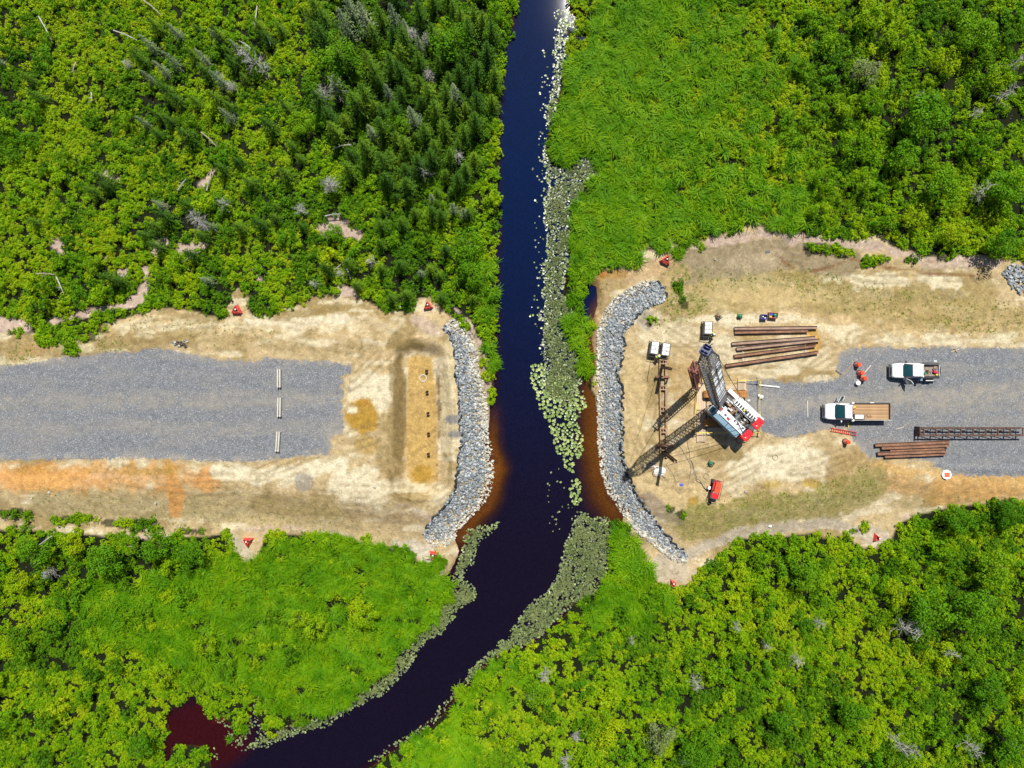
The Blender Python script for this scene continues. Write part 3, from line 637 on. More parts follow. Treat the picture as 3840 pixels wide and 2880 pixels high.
def spruce(seed, h=7.0, r=1.35, bare=.08, dens=1.0):
    rs = np.random.default_rng(seed); C_, N_, S_ = [], [], []
    layers = int(h*3.0)
    for i in range(layers):
        f = i/layers; z = h*(bare+(1-bare)*f**.92); rr = r*(1-f)**.78*rs.uniform(.8, 1.15)+.06; nb = int(rs.integers(6, 9)); a0 = rs.uniform(0, 6.3)
        for b in range(nb):
            a = a0+b*2*math.pi/nb+rs.normal()*.18; L = rr*rs.uniform(.65, 1.15); m = max(2, int(L/.13*dens))
            for q in range(m):
                t_ = (q+.6)/m; side = rs.choice([-1, 1]); off = (1-t_*.6)*.16*rs.uniform(.3, 1.2)*side
                x = math.cos(a)*L*t_-math.sin(a)*off; y = math.sin(a)*L*t_+math.cos(a)*off
                C_.append((x, y, z-.18*L*t_-.18*L*t_*t_+rs.normal()*.02)); N_.append((math.cos(a)*.45+rs.normal()*.4, math.sin(a)*.45+rs.normal()*.4, .9)); S_.append(.33*rs.uniform(.7, 1.2)*(1-.35*f))
    for q in range(14):
        C_.append((rs.normal()*.03, rs.normal()*.03, h*(.97+.05*q/14))); N_.append(tuple(rs.normal(size=3))); S_.append(.12)
    return leaf_quads(np.array(C_), np.array(N_), np.array(S_), .46, rs)
def broad(seed, h, r, n, leaf, clumps=26):
    rs = np.random.default_rng(seed); cl = rs.normal(size=(clumps, 3)); cl /= np.linalg.norm(cl, axis=1, keepdims=True); cl[:, 2] = cl[:, 2]*.75
    cl *= rs.uniform(.45, .95, (clumps, 1)); cl = cl*np.array([r, r, h*.38])+np.array([0, 0, h*.62])
    which = rs.integers(0, clumps, n); d = rs.normal(size=(n, 3)); d /= np.linalg.norm(d, axis=1, keepdims=True); cr = rs.uniform(.22, .36, clumps)*r
    c = cl[which]+d*cr[which][:, None]*rs.uniform(.7, 1, (n, 1)); nr = d*.9+rs.normal(size=(n, 3))*.4+np.array([0, 0, .5])
    return leaf_quads(c, nr, rs.uniform(.6, 1.25, n)*leaf, .7, rs)
def proto(name, vf, mat): return np_mesh(name, vf[0], vf[1], mat)
def trunk_mesh(h, r, mat=None, limbs=5, seed=0):
    rr = random.Random(seed); m = MB(); m.tube([(0, 0, -.3), (rr.uniform(-.05, .05), rr.uniform(-.05, .05), h*.5), (0, 0, h)], [r, r*.6, r*.12], 7)
    for i in range(limbs):
        a = rr.uniform(0, 6.3); z = h*rr.uniform(.35, .8); L = h*.22
        m.tube([(0, 0, z), (math.cos(a)*L*.6, math.sin(a)*L*.6, z+L*.45), (math.cos(a)*L, math.sin(a)*L, z+L*.8)], [r*.4, r*.25, r*.06], 5)
    return m.mesh('trunk', mat or bark)
def dead_mesh(seed, h, spread, nb=26, up=.25):
    rr = random.Random(seed); t_ = MB(); lx, ly = rr.uniform(-.12, .12)*h, rr.uniform(-.12, .12)*h
    t_.tube([(0, 0, -.3), (lx*.4, ly*.4, h*.45), (lx, ly, h)], [.055*h**.5, .035*h**.5, .012], 6)
    b = MB()
    for i in range(nb):
        f = rr.uniform(.25, 1); a = rr.uniform(0, 6.3); L = spread*(1.15-f*.7)*rr.uniform(.5, 1.1); p = Vector((lx*f, ly*f, h*f)); d = Vector((math.cos(a), math.sin(a), up))
        q = p+d*L*.5+Vector((0, 0, rr.uniform(-.1, .1)*L)); e = p+d*L+Vector((rr.uniform(-.2, .2), rr.uniform(-.2, .2), rr.uniform(-.25, .2)))*L
        b.tube([p, q, e], [.028, .018, .006], 4)
        for k in range(3):
            g = p.lerp(e, rr.uniform(.35, .9)); a2 = a+rr.choice([-1, 1])*rr.uniform(.4, .9); L2 = L*rr.uniform(.2, .45)
            b.tube([g, g+Vector((math.cos(a2), math.sin(a2), rr.uniform(-.2, .3)))*L2], [.015, .005], 3)
    return t_.mesh('trunk', deadwood), b.mesh('branches', deadwood)

# ------------------------------------------------------------------ scattering of uncountable cover
def scatter(name, pts, scl, protos, tilt=.15, label=None):
    """stuff: one object whose points carry small plants, by geometry nodes"""
    n = len(pts); me = bpy.data.meshes.new(name); me.vertices.add(n)
    me.vertices.foreach_set('co', np.asarray(pts, dtype=np.float32).ravel())
    rot = np.stack([rng.normal(0, tilt, n), rng.normal(0, tilt, n), rng.uniform(0, 6.283, n)], -1)
    for an, ty, key, dat in (('rot', 'FLOAT_VECTOR', 'vector', rot), ('scl', 'FLOAT', 'value', scl), ('pick', 'INT', 'value', rng.integers(0, len(protos), n))):
        a = me.attributes.new(an, ty, 'POINT'); a.data.foreach_set(key, np.asarray(dat, dtype=np.int32 if ty == 'INT' else np.float32).ravel())
    o = link(name, me); tag(o, kind='stuff', label=label)
    c = bpy.data.collections.new(name+'_leaves')
    for i, p in enumerate(protos):
        q = bpy.data.objects.new(f'{p.name}', p); c.objects.link(q)
    g = bpy.data.node_groups.new(name, 'GeometryNodeTree')
    g.interface.new_socket('Geometry', in_out='INPUT', socket_type='NodeSocketGeometry'); g.interface.new_socket('Geometry', in_out='OUTPUT', socket_type='NodeSocketGeometry')
    N = g.nodes; L = g.links; gi = N.new('NodeGroupInput'); go = N.new('NodeGroupOutput'); ip = N.new('GeometryNodeInstanceOnPoints'); ci = N.new('GeometryNodeCollectionInfo')
    ci.inputs[0].default_value = c; ci.inputs[1].default_value = True; ci.inputs[2].default_value = True
    def na(nm, dt): x = N.new('GeometryNodeInputNamedAttribute'); x.data_type = dt; x.inputs[0].default_value = nm; return x.outputs[0]
    L.new(gi.outputs[0], ip.inputs['Points']); L.new(ci.outputs[0], ip.inputs['Instance']); ip.inputs['Pick Instance'].default_value = True
    L.new(na('pick', 'INT'), ip.inputs['Instance Index']); L.new(na('rot', 'FLOAT_VECTOR'), ip.inputs['Rotation']); L.new(na('scl', 'FLOAT'), ip.inputs['Scale'])
    L.new(ip.outputs[0], go.inputs[0]); md = o.modifiers.new('plants', 'NODES'); md.node_group = g
    return o
def vxy(x, y, z=-1.2): k = VS*H/(H-z); return 1106+x*k, 829.5-y*k
def inblobs(vx, vy, blobs, k=0):
    x = (vx-1106)/VS; y = (829.5-vy)/VS; out = np.zeros(vx.shape)
    for b in blobs:
        cx, cy, rx, ry = b[:4]; s = b[4] if len(b) > 4 else 1
        q = np.hypot((vx-cx)/rx, (vy-cy)/ry)+1.0*(fbm(x, y, 4, k)-.5); out = np.maximum(out, s*sst(-q, -1.1, -.8))
    return out
NV = 330000
cx_ = rng.uniform(-71, 71, NV); cy_ = rng.uniform(-55, 55, NV)
i_, j_ = gz(cx_, cy_); cz_ = Z[i_, j_]; vg = VEG[i_, j_]; vx_, vy_ = vxy(cx_, cy_)
dwat_, dwk_, grn_, dcl_ = dW[i_, j_], dwork[i_, j_], grn[i_, j_], dclear[i_, j_]
# grass meadow zones and dark / yellow zones (survey units)
GRASS = [(1430,120,210,160),(1390,330,230,200),(1560,330,170,150,.8),(1330,520,130,110),(1600,440,200,80),(1480,470,150,90),(1620,200,110,160,.6),(1240,780,34,80),(1250,690,36,60),(1360,1190,50,90),(1330,1290,110,70),
         (900,1270,120,100,1),(760,1220,180,80,1),(560,1300,170,100,.85),(880,1370,90,70,1),(700,1460,190,90,.9),(1060,1470,80,60,.7),(980,1590,110,80,.6),(300,1320,150,90,.7),(480,1420,150,80,.75),(1050,640,26,80,.8),(1060,760,22,60,.7)]
YELL = [(520,260,120,220,.9),(250,260,200,200,.7),(330,480,180,120,.6),(640,560,180,90,.6),(1420,250,90,130,.5),(1540,140,110,110,.7),(1590,380,140,120,.7),(1640,230,120,220),(1700,400,100,90,.6),(120,120,160,180),(260,40,120,60,.7),(200,330,120,110,.8),(60,500,120,120,.6),(560,170,90,200,.9),(640,60,70,80),(380,60,60,40,.5),(60,620,90,60,.5),(580,330,70,60,.6),(1080,1530,110,80,.9),(1200,1560,140,80,.6),(1500,1290,120,60,.5),(1850,1400,240,110,.5),(1300,1440,150,60,.4),(2150,1150,80,60,.6)]
gz_ = inblobs(vx_, vy_, GRASS, 2); yz_ = inblobs(vx_, vy_, YELL, 5)
u_ = rng.random(NV); hh = fbm(cx_, cy_, 6, 1)
cl_ = fbm(cx_, cy_, 1.3, 2, 3) > .44
vg2 = vg & (cl_ | (rng.random(NV) < .22))
isg = vg2 & (u_ < gz_*.9*(1-.65*yz_)); isy = vg & ~isg & (u_ > 1-yz_*.6)
DKZ = [(890,240,190,260),(1010,70,80,120),(780,60,130,90),(400,120,110,75,.8),(315,200,70,70,.8),(190,410,60,70,.8),(420,480,140,60,.9),(560,440,90,50,.7),(35,180,50,60,.8),(540,120,60,70,.7),(480,300,60,60,.6),(220,620,40,40,.7),(900,570,100,60,.6),(720,640,60,30,.8),(230,1200,160,50,.7),(700,1360,60,50,.7),(2010,240,120,120,.6),(2100,1330,80,90,.6),(1890,60,60,60,.5),(2150,180,60,130,.7),(1660,1560,120,60,.4),(2130,1600,80,70,.5)]
dkz = inblobs(vx_, vy_, DKZ, 3); clmp = fbm(cx_, cy_, 2.2, 4, 3)
isy &= rng.random(NV) > dkz*.85
thin = (rng.random(NV) < dkz*.75) & (clmp < .53)
vg = vg & ~thin
rest = vg & ~isg & ~isy
dark = rest & ((rng.random(NV) < dkz*.6) | (hh+rng.normal(0, .06, NV) < .37+.04*(vx_ < 700)*(vy_ < 700)))  # darker leaves paint in the shade of gaps between crowns
P3 = np.stack([cx_, cy_, cz_], -1)
def take(mask, n):
    k = np.nonzero(mask)[0]; frac = n*(142*110/NV)
    return k[rng.random(len(k)) < frac]
pr_sh = [proto('shrub_tuft', tuft(10+i, 270, .64, .75, .15, 11), L_shrub) for i in range(4)]
pr_dk = [proto('dark_tuft', tuft(20+i, 270, .64, .9, .15, 11), L_shrubd) for i in range(3)]
pr_ye = [proto('fern_tuft', tuft(30+i, 210, .55, .45, .135, 14), L_yell) for i in range(3)]
pr_gr = [proto('grass_tuft', grass_tuft(40+i, 80, 1.0, .034, 1.0), L_grass) for i in range(4)]
k = take(rest & ~dark, 2.5); scatter('shrub_cover', P3[k], rng.uniform(.6, 1.35, len(k)), pr_sh)
k = take(dark, 2.5); scatter('dark_shrub_cover', P3[k], rng.uniform(.6, 1.4, len(k)), pr_dk)
k = take(isy, 3.9); scatter('fern_cover', P3[k], rng.uniform(.6, 1.35, len(k)), pr_ye)
k = take(isg, 4.6); scatter('marsh_grass', P3[k], rng.uniform(.55, 1.5, len(k)), pr_gr, .22)
# sparse weeds on the embankment
pr_wd = [proto('weed_tuft', tuft(50+i, 16, .13, .08, .07, 4), L_weed) for i in range(3)]
wc = fbm(cx_, cy_, .9, 4, 3)
m = (u_ < grn_*1.3*(wc > .42)) & (dwk_ > .1); k = np.nonzero(m)[0]
scatter('embankment_weeds', P3[k], rng.uniform(.5, 1.5, len(k)), pr_wd)
# ------------------------------------------------------------------ trees and shrubs one by one
def seen(vx, vy, h):                          # a treetop surveyed from above -> foot of the tree
    x, y, _ = Gv(vx, vy, h-1.2); return x, y
def where(x, y):
    vx, vy = vxy(x, y)
    if vy < 715:
        if vx < 330: return 'in the yellow green scrub at the upper left'
        if vx < 670: return 'in the mixed woods at the upper left'
        if vx < 1100: return 'in the woods along the left river bank'
        return 'in the scrub at the upper right'
    if vx < 1110:
        return 'in the scrub at the lower left' if vx < 520 else 'in the meadow left of the lower river'
    return 'in the scrub at the lower right' if vx > 1450 else 'near the right bank of the lower river'
def place(x, y):
    vx, vy = vxy(x, y)
    if vy < 715:
        row = ['at the top edge', 'upper part', 'halfway down', 'lower part', 'next to the embankment'][min(4, max(0, int(vy/140)))]
        if vx < 670: zz = 'upper left woods'; col = ['far left', 'left', 'middle', 'right'][min(3, max(0, int(vx/168)))]
        elif vx < 1100: zz = 'river bank woods'; col = ['left', 'middle', 'right'][min(2, int((vx-670)/135))]
        else: zz = 'upper right scrub'; col = ['left', 'middle', 'right'][min(2, max(0, int((vx-1650)/190)))]
    else:
        row = ['next to the embankment', 'upper part', 'halfway down', 'lower part', 'at the bottom edge'][min(4, max(0, int((vy-1100)/112)))]
        if vx < 1060 : zz = 'lower left meadow'; col = ['far left', 'left', 'middle', 'right'][min(3, max(0, int(vx/240)))]
        else: zz = 'lower right scrub'; col = ['far left', 'left', 'middle', 'right', 'far right'][min(4, max(0, int((vx-1060)/230)))]
    return f'in the {zz}, {col}, {row}'
def size_word(s, a, b): return 'small' if s < a else ('tall' if s > b else 'mid sized')
def tree(kind, crown, trunk, x, y, s, label, cat, group=None, cname='crown', sz=1.0):
    z = gh(x, y)
    r = empty(kind, (x, y, z), random.uniform(0, 6.28), label, cat, group); r.scale = (s, s, s*sz)
    a = link('trunk', trunk, r); b = link(cname, crown, r); return r
SP = [(proto('spruce_crown', spruce(60+i, 6.2, 1.75+.15*(i % 3), .08, .85), L_spruce), trunk_mesh(5.9, .13, limbs=0)) for i in range(5)]
SG = [(proto('spruce_crown', spruce(70+i, 7.0, 1.25, .1, .6), L_spruceg), trunk_mesh(6.6, .12, deadwood, 0)) for i in range(2)]
BR = [(proto('tree_crown', broad(80+i, 5.0, 2.2, 2600, .21), L_tree), trunk_mesh(4.0, .14, limbs=7, seed=i)) for i in range(3)]
BP = [(proto('tree_crown', broad(85+i, 4.0, 1.7, 1800, .19), L_shrub), trunk_mesh(3.2, .10, limbs=7, seed=i)) for i in range(3)]
BO = [(proto('tree_crown', broad(88, 4.0, 1.6, 1500, .17), L_olive), trunk_mesh(3.2, .10, limbs=7))]
SH = [proto('leafy_shrub', broad(90+i, 2.1, 1.05, 620, .17, 14), m_) for i, m_ in enumerate([L_shrub, L_shrub, L_shrubd, L_shrubd, L_tree])]
tips = [(965,165),(1150,180),(960,480),(1200,500),(1030,620),(1280,630),(1460,690),(1620,690),(1650,590),(1840,640),(1740,760),(1700,720),(1520,840),(1680,840),(1160,850),(870,830),(790,760),(880,690),(1320,920),(1030,990),(1430,1050),(1520,1190),(1050,1300),(1260,1400),(1370,1320),(1150,20),(880,10),(1870,10),(1500,170),(700,60),(1750,30),(1950,60),(560,900),(640,620),(1230,180),(1120,420),(1380,420),(1560,450),(1780,400),(1900,480),(1900,760),(1880,950),(1600,1010),(1780,1060),(1180,1120),(880,1180),(1700,180),(1820,120)]
tp = [(553+x/4, y/4) for x, y in tips]
tp += [(1010,450),(945,590),(925,575),(905,585),(958,530),(870,630),(950,640),(890,450),(860,470),(815,475),(740,560),(690,570),(640,480),(580,460),(540,470),(500,480),(440,480),(415,500),(380,430),(170,400),(185,365),(205,390),(290,250),(320,275),(330,170),(300,150),(345,245),(375,270),(420,130),(450,150),(480,110),(510,90),(400,100),(560,60),(540,30),(590,40),(615,300),(635,330),(600,360),(500,340),(520,380),(460,350),(430,600),(470,610),(200,590),(235,600),(290,500),(310,520),(390,540),(700,640),(760,610),(840,640),(1020,640),(45,470),(50,190),(30,150),(560,250),(600,210),(470,230),(400,200)]
nsp = 0; placed = []
def far_enough(x, y, d): return all((x-a)**2+(y-b)**2 > (d*.5+e*.5)**2 for a, b, e in placed)
def add_spruce(x, y, s, pale=False):
    i, j = gz(x, y)
    if dwork[i, j] > -.3 or dW[i, j] > -.6: return
    placed.append((x, y, 1.5*s)); p = random.choice(SG if pale else SP)
    if pale: tree('spruce_tree', p[0], p[1], x, y, s, size_word(s, .6, .66)+' pale grey green spruce '+place(x, y), 'spruce', 'pale thin spruces '+where(x, y))
    else: tree('spruce_tree', p[0], p[1], x, y, s, size_word(s, .65, .92)+' dark spruce '+place(x, y), 'spruce', 'dark spruces '+where(x, y))
for vx, vy in tp:
    s = random.uniform(.75, 1.15) if vx > 660 and vy < 420 else random.uniform(.5, .85)
    x, y = seen(vx, vy, 7*s); add_spruce(x, y, s, random.random() < .12)
CON = [(890,250,190,250),(1010,80,80,120),(780,60,130,90),(400,110,120,70,.35),(320,230,60,60,.35),(190,400,50,50,.35),(420,470,130,60,.4),(560,440,80,60,.35),(40,180,50,50,.4),(540,120,60,60,.3),(460,270,70,50,.3),(900,560,110,60,.35)]
tries = 0
while len(placed) < 195 and tries < 6000:
    tries += 1; vx, vy = random.uniform(-60, 1075), random.uniform(-80, 640)
    wgt = float(inblobs(np.array([vx]), np.array([vy]), CON, 6)[0])
    if random.random() > wgt: continue
    x, y, _ = Gv(vx, vy, -1.2); s = random.uniform(.6, 1.1) if vx > 660 and vy < 420 else random.uniform(.4, .8)
    if far_enough(x, y, 1.6*s): add_spruce(x, y, s, random.random() < .08)
pale_sp = [(495,85),(450,60),(300,75),(870,40),(900,75),(420,105),(1000,450),(350,110),(830,180)]
for vx, vy in pale_sp: x, y = seen(vx, vy, 4.5); add_spruce(x, y, .65, True)
trees = [(973,82,1.15,'b','broad bright green round tree beside the conifers left of the river'),(725,112,1.15,'b','broad green round tree at the left end of the conifer stand'),(1010,527,1.0,'b','large leafy tree on the left bank opposite the reeds'),(1018,585,.9,'b','leafy tree on the left bank just above the stone bank'),(2009,237,1.4,'b','largest blue green round tree at the upper right'),
 (640,262,.8,'b','round green tree at the middle of the upper left clearing'),(690,250,.6,'b',None),(850,260,.7,'b',None),(1060,60,.7,'p',None),(1070,20,.7,'p',None),(720,500,.6,'b',None),
 (1891,140,1.2,'o','pale olive green leafy tree at the upper right'),(1859,300,1.1,'p','yellow green round tree near the edge of the marsh at the upper right'),(1904,207,1.0,'p',None),(1840,215,1.0,'p',None),(1896,20,1.1,'p','yellow green tree at the top edge on the right'),(1960,60,1.0,'p',None),(2060,120,1.1,'p',None),(2120,60,1.2,'b',None),(2180,150,1.1,'p',None),(2130,300,1.0,'p',None),(2190,400,1.2,'b',None),(1800,380,1.0,'p',None),(1880,380,1.0,'p',None),(1960,330,1.0,'b',None),(2050,400,1.1,'b',None),(1780,450,.8,'p',None),(1990,460,.9,'p',None),(2080,500,.9,'p',None),(2180,520,1.0,'b',None),
 (60,1195,1.0,'b','leafy tree at the left edge below the embankment'),(215,1215,1.1,'b','broad leafy tree below the embankment at the lower left'),(140,1180,.9,'p',None),(330,1185,1.0,'b',None),(400,1200,.9,'b',None),(270,1180,.8,'p',None),(20,1260,.9,'p',None),
 (675,1366,1.0,'p','large dark olive bush in the meadow left of the lower river'),(640,1345,.8,'p',None),(788,1340,1.0,'p','round leafy bush in the meadow above the lower river'),(436,1405,.9,'p',None),(340,1470,.9,'p',None),(296,1619,.8,'b','dark green round bush near the bottom left'),(410,1480,.7,'p',None),(480,1450,.7,'b',None),
 (1024,1571,.9,'p','round olive bush on the right bank of the lower river'),(1100,1600,.8,'p',None),(1163,1505,.9,'b','dark green bush right of the lower river'),(1433,1610,1.3,'o','pale olive leafy tree at the bottom edge'),(1529,1614,1.0,'b','dark green tree beside the pale olive tree at the bottom edge'),(1500,1640,1.0,'b',None),(2021,1327,1.3,'b','broad dark green tree at the right edge below the embankment'),(2117,1331,1.3,'b',None),(2160,1230,1.1,'b',None),(1950,1290,.9,'p',None),(1750,1250,.9,'b',None),(1660,1290,.8,'p',None),(1850,1550,1.0,'b',None),(1700,1560,.9,'b',None),(2150,1500,1.0,'b',None),(2000,1500,.9,'p',None),(1300,1560,.8,'p',None),(2200,1620,1.1,'b',None),(1950,1180,.9,'p',None),(2080,1130,.9,'b',None),(2190,1110,.9,'b',None)]
for vx, vy, s, kd, lb in trees:
    x, y = seen(vx, vy, 4*s); i, j = gz(x, y)
    if dwork[i, j] > -.2 or dW[i, j] > -.3: continue
    p = random.choice({'b': BR, 'p': BP, 'o': BO}[kd]); kn = {'b': 'green', 'p': 'yellow green', 'o': 'pale olive'}[kd]
    tree('leafy_tree', p[0], p[1], x, y, s, lb or f'{size_word(s, .85, 1.05)} {kn} tree '+place(x, y), 'tree', None if lb else f'round {kn} trees '+where(x, y)); placed.append((x, y, 3*s))
# shrubs that stand out of the cover
SHZ = [(300,350,330,330,.5),(850,520,230,150,.8),(600,560,250,60,.4),(100,600,120,90,.8),(1950,250,270,280,1),(1750,1450,480,330,1),(2000,1200,230,100,1),(1350,1520,260,140,.9),(200,1250,230,130,1),(120,1480,170,200,.9),(330,1560,120,80,.7),(650,1360,120,70,.8),(1040,560,30,260,.7),(450,1300,120,60,.6)]
ns = 0; tries = 0
while ns < 300 and tries < 20000:
    tries += 1; vx, vy = random.uniform(-40, 2250), random.uniform(-40, 1700)
    if random.random() > float(inblobs(np.array([vx]), np.array([vy]), SHZ, 1)[0]): continue
    x, y, _ = Gv(vx, vy, -1.2); i, j = gz(x, y)
    if not VEG[i, j] or dwork[i, j] > -.5 or dclear[i, j] < .4 or not far_enough(x, y, 1.3): continue
    s = random.uniform(.7, 1.45); q = random.randrange(5); placed.append((x, y, 1.3*s))
    o = link('leafy_shrub', SH[q]); o.location = (x, y, float(Z[i, j])-.1); o.rotation_euler = (0, 0, random.uniform(0, 6.3)); o.scale = (s*random.uniform(.85, 1.2), s, s*random.uniform(.8, 1.15))
    kn = ['yellow green', 'yellow green', 'dark green', 'dark green', 'mid green'][q]
    tag(o, f'{size_word(s, .95, 1.2)} {kn} shrub '+place(x, y), 'shrub', f'{kn} shrubs '+where(x, y)); ns += 1
# dead trees
DT = [dead_mesh(s_, 5, 1.7, 34) for s_ in range(6)]
DD = [dead_mesh(20+s_, 3.5, 1.5, 80, .5) for s_ in range(2)]
dead = [(540,118,1.1,0,'large grey dead tree with bare curved limbs at the upper left'),(560,140,.8,1,None),(475,168,.6,2,None),(725,182,1.0,3,'bare grey dead tree in the gap beside the conifers'),(690,200,.9,4,'thin leaning grey snag beside the bare tree'),(700,388,1.0,6,'round pale twiggy dead tree in the upper left woods'),(640,450,.75,0,'star shaped pale dead tree above the pink clearing'),(410,468,.9,1,None),(430,482,.8,5,None),(480,445,.7,2,None),(495,180,.6,6,None),(270,132,.5,6,None),(780,232,.6,6,None),(925,148,.7,6,None),(920,362,.8,2,'pale dead snag near the left river bank'),(988,338,.8,3,'tall thin grey snag at the left river bank'),(803,562,.6,1,None),(680,610,.5,0,None),(730,590,.5,4,None),(890,60,.8,7,None),(915,75,.7,6,None),
 (95,1245,.7,7,'grey dead bush at the left edge below the embankment'),(2135,415,.9,2,'grey dead tree at the upper right among shrubs'),(2185,200,.8,4,None),(2120,240,.6,1,None),(2210,130,.7,5,None),(1990,200,.4,0,None),(1965,1370,1.0,0,'large bare grey dead tree in the lower right scrub'),(1985,1355,.8,3,None),(1950,1610,.8,1,'bare dead tree near the bottom edge on the right'),(1975,1630,.7,4,None),(1660,1395,.6,5,None),(1730,1430,.7,4,None),(1180,1457,.7,2,'small bare dead tree right of the lower river'),(1150,1510,.6,1,None),(2110,1620,.8,4,None),(1505,1480,.7,3,None),(1228,1650,.7,0,None),(1592,1352,.5,2,None),(1365,1385,.4,5,None),(1770,1350,.6,1,None),(2060,1420,.6,2,None),(1480,1640,.6,5,None),(1250,1600,.6,6,None)]
for vx, vy, s, q, lb in dead:
    x, y = seen(vx, vy, 4*s); i, j = gz(x, y)
    if dwork[i, j] > -.2 or dW[i, j] > -.3: continue
    T = (DT+DD)[q]; tree('dead_tree', T[1], T[0], x, y, s, lb or f'{size_word(s, .65, .75)} bare dead tree '+place(x, y), 'dead tree', None if lb else 'small dead trees '+where(x, y), 'branches', 1.05)
# fallen trunks lying in the brush
LG = [((317,8),(355,40)),((92,42),(122,95)),((252,72),(305,95)),((440,290),(475,322)),((390,415),(410,390)),((452,415),(465,370)),((88,593),(130,596)),((130,600),(148,637)),((723,325),(763,317)),((720,590),(765,555)),((94,1174),(124,1154)),((0,1161),(9,1176)),((283,1178),(314,1179)),((205,205),(208,225)),((583,85),(590,107)),((172,140),(166,165)),((705,470),(740,466)),((760,605),(752,580)),((440,545),(400,570)),((560,20),(555,70)),((545,110),(520,95))]
for k, ((ax, ay), (bx, by)) in enumerate(LG):
    a = atv(ax, ay, .75 if gh(*atv(ax, ay).xy) < -.5 else .3); b = atv(bx, by, .95 if gh(*atv(ax, ay).xy) < -.5 else .3); m = MB(); c = (a+b)/2
    L = [p-c for p in (a, (a+b)/2+Vector((.05, .08, .1)), b)]; m.tube(L, [.09, .07, .03], 7)
    for q in range(4):
        p = L[0].lerp(L[2], random.uniform(.4, .95)); m.tube([p, p+Vector((random.uniform(-.5, .5), random.uniform(-.5, .5), .2))], [.03, .01], 4)
    o = m.build('fallen_log', deadwood if k % 3 else logm); o.location = c
    tag(o, 'bare fallen trunk '+place(c.x, c.y), 'log', 'fallen trunks '+where(c.x, c.y))

# ------------------------------------------------------------------ lily pads and reeds on the water
def padmat(name, a, b_):
    m, t, b = newmat(name); oi = nd(t, 'ShaderNodeObjectInfo').outputs['Random']
    t.links.new(ramp(t, oi, [(0, a), (1, b_)]), b.inputs['Base Color']); b.inputs['Roughness'].default_value = .32; return m
pad_l = padmat('lily pad', (.13, .21, .045), (.33, .40, .13)); pad_o = padmat('olive lily pad', (.07, .10, .04), (.23, .27, .14))
def pad_mesh(mat, seed):
    r = random.Random(seed); m = MB(); n = 11; m.v = [(0, 0, .02)]
    for i in range(n): a = .35+i*(2*math.pi-.5)/(n-1); q = r.uniform(.88, 1.08); m.v.append((math.cos(a)*q, math.sin(a)*q, .03+r.uniform(0, .05)))
    m.v.append((0, 0, -.015)); m.f = [(0, i, i+1) for i in range(1, n)]+[(n+1, i+1, i) for i in range(1, n)]
    return m.mesh('lily_pad', mat)
PADL = [pad_mesh(pad_l, i) for i in range(3)]; PADO = [pad_mesh(pad_o, i) for i in range(3)]
LA = [(1225,0),(1212,50),(1197,110),(1190,200),(1180,250),(1176,330),(1176,400),(1174,450),(1178,560),(1172,640),(1168,690),(1176,760),(1172,820),(1185,860),(1210,880),(1245,880),(1262,825),(1250,802),(1246,765),(1221,735),(1216,705),(1241,680),(1236,665),(1216,632),(1223,595),(1228,545),(1238,497),(1231,477),(1240,452),(1256,430),(1265,397),(1295,375),(1295,342),(1256,332),(1216,367),(1186,357),(1179,325),(1183,292),(1198,250),(1211,187),(1223,150),(1223,105),(1245,80),(1258,48),(1228,20)]
LC = [(1254,1108),(1293,1113),(1324,1135),(1322,1180),(1315,1240),(1290,1282),(1240,1303),(1200,1350),(1150,1390),(1110,1405),(1070,1425),(1040,1445),(1010,1480),(1000,1470),(1030,1430),(1090,1385),(1110,1350),(1130,1310),(1165,1290),(1195,1255),(1215,1200),(1230,1150)]
LD = [(1010,1143),(1035,1135),(1076,1130),(1070,1150),(1040,1170),(1020,1215),(1000,1250),(1028,1270),(1020,1300),(987,1327),(958,1366),(925,1385),(897,1412),(888,1440),(858,1467),(814,1506),(740,1541),(714,1567),(640,1584),(579,1612),(525,1620),(560,1590),(627,1562),(692,1549),(727,1520),(797,1478),(836,1443),(849,1408),(889,1382),(945,1322),(970,1288),(972,1244),(985,1215),(995,1190)]
LB = [[(1148,790),(1175,785),(1195,830),(1205,870),(1198,915),(1160,880)],[(1190,925),(1235,905),(1262,935),(1250,985),(1205,980)],[(1218,980),(1238,980),(1238,1020),(1222,1015)],[(1236,1035),(1248,1040),(1252,1090),(1238,1085)],[(1160,800),(1250,830),(1262,870),(1240,910),(1200,900)]]
LS = [(1190,1010),(1250,1010),(1255,1110),(1225,1180),(1190,1170),(1180,1060)]
n = 150000; lx = rng.uniform(-38, 14, n); ly = rng.uniform(-48, 50, n); lvx, lvy = vxy(lx, ly, WL)
li, lj = gz(lx, ly); inw = dW[li, lj] > .05
nzl = (fbm(lx, ly, 1.5, 3)-.5)*1.6
dA, dC, dD = sdist(lvx, lvy, LA)+nzl, sdist(lvx, lvy, LC)+nzl, sdist(lvx, lvy, LD)+nzl*.8
dB = np.max([sdist(lvx, lvy, p) for p in LB], 0)+nzl*.6; dS = sdist(lvx, lvy, LS)
ul = rng.random(n); PL = np.stack([lx, ly, np.full(n, WL+.012)], -1)
k = np.nonzero(inw & (((dA > 0) & (ul < .9)) | ((dC > 0) & (ul < .9)) | ((dD > 0) & (ul < .7)) | ((dS > 0) & (ul < .04)) | ((dA > -1.2) & (ul < .06)) | ((np.abs(dW[li, lj]-.4) < .5) & (lvy > 1380) & (ul < .4))))[0]
scatter('lily_pad_cover', PL[k], rng.uniform(.06, .15, len(k)), PADO+PADL[:1], .12)
reed_p = [proto('reed_tuft', tuft(100+i, 60, .32, .35, .12, 6, .35), L_olive) for i in range(3)]
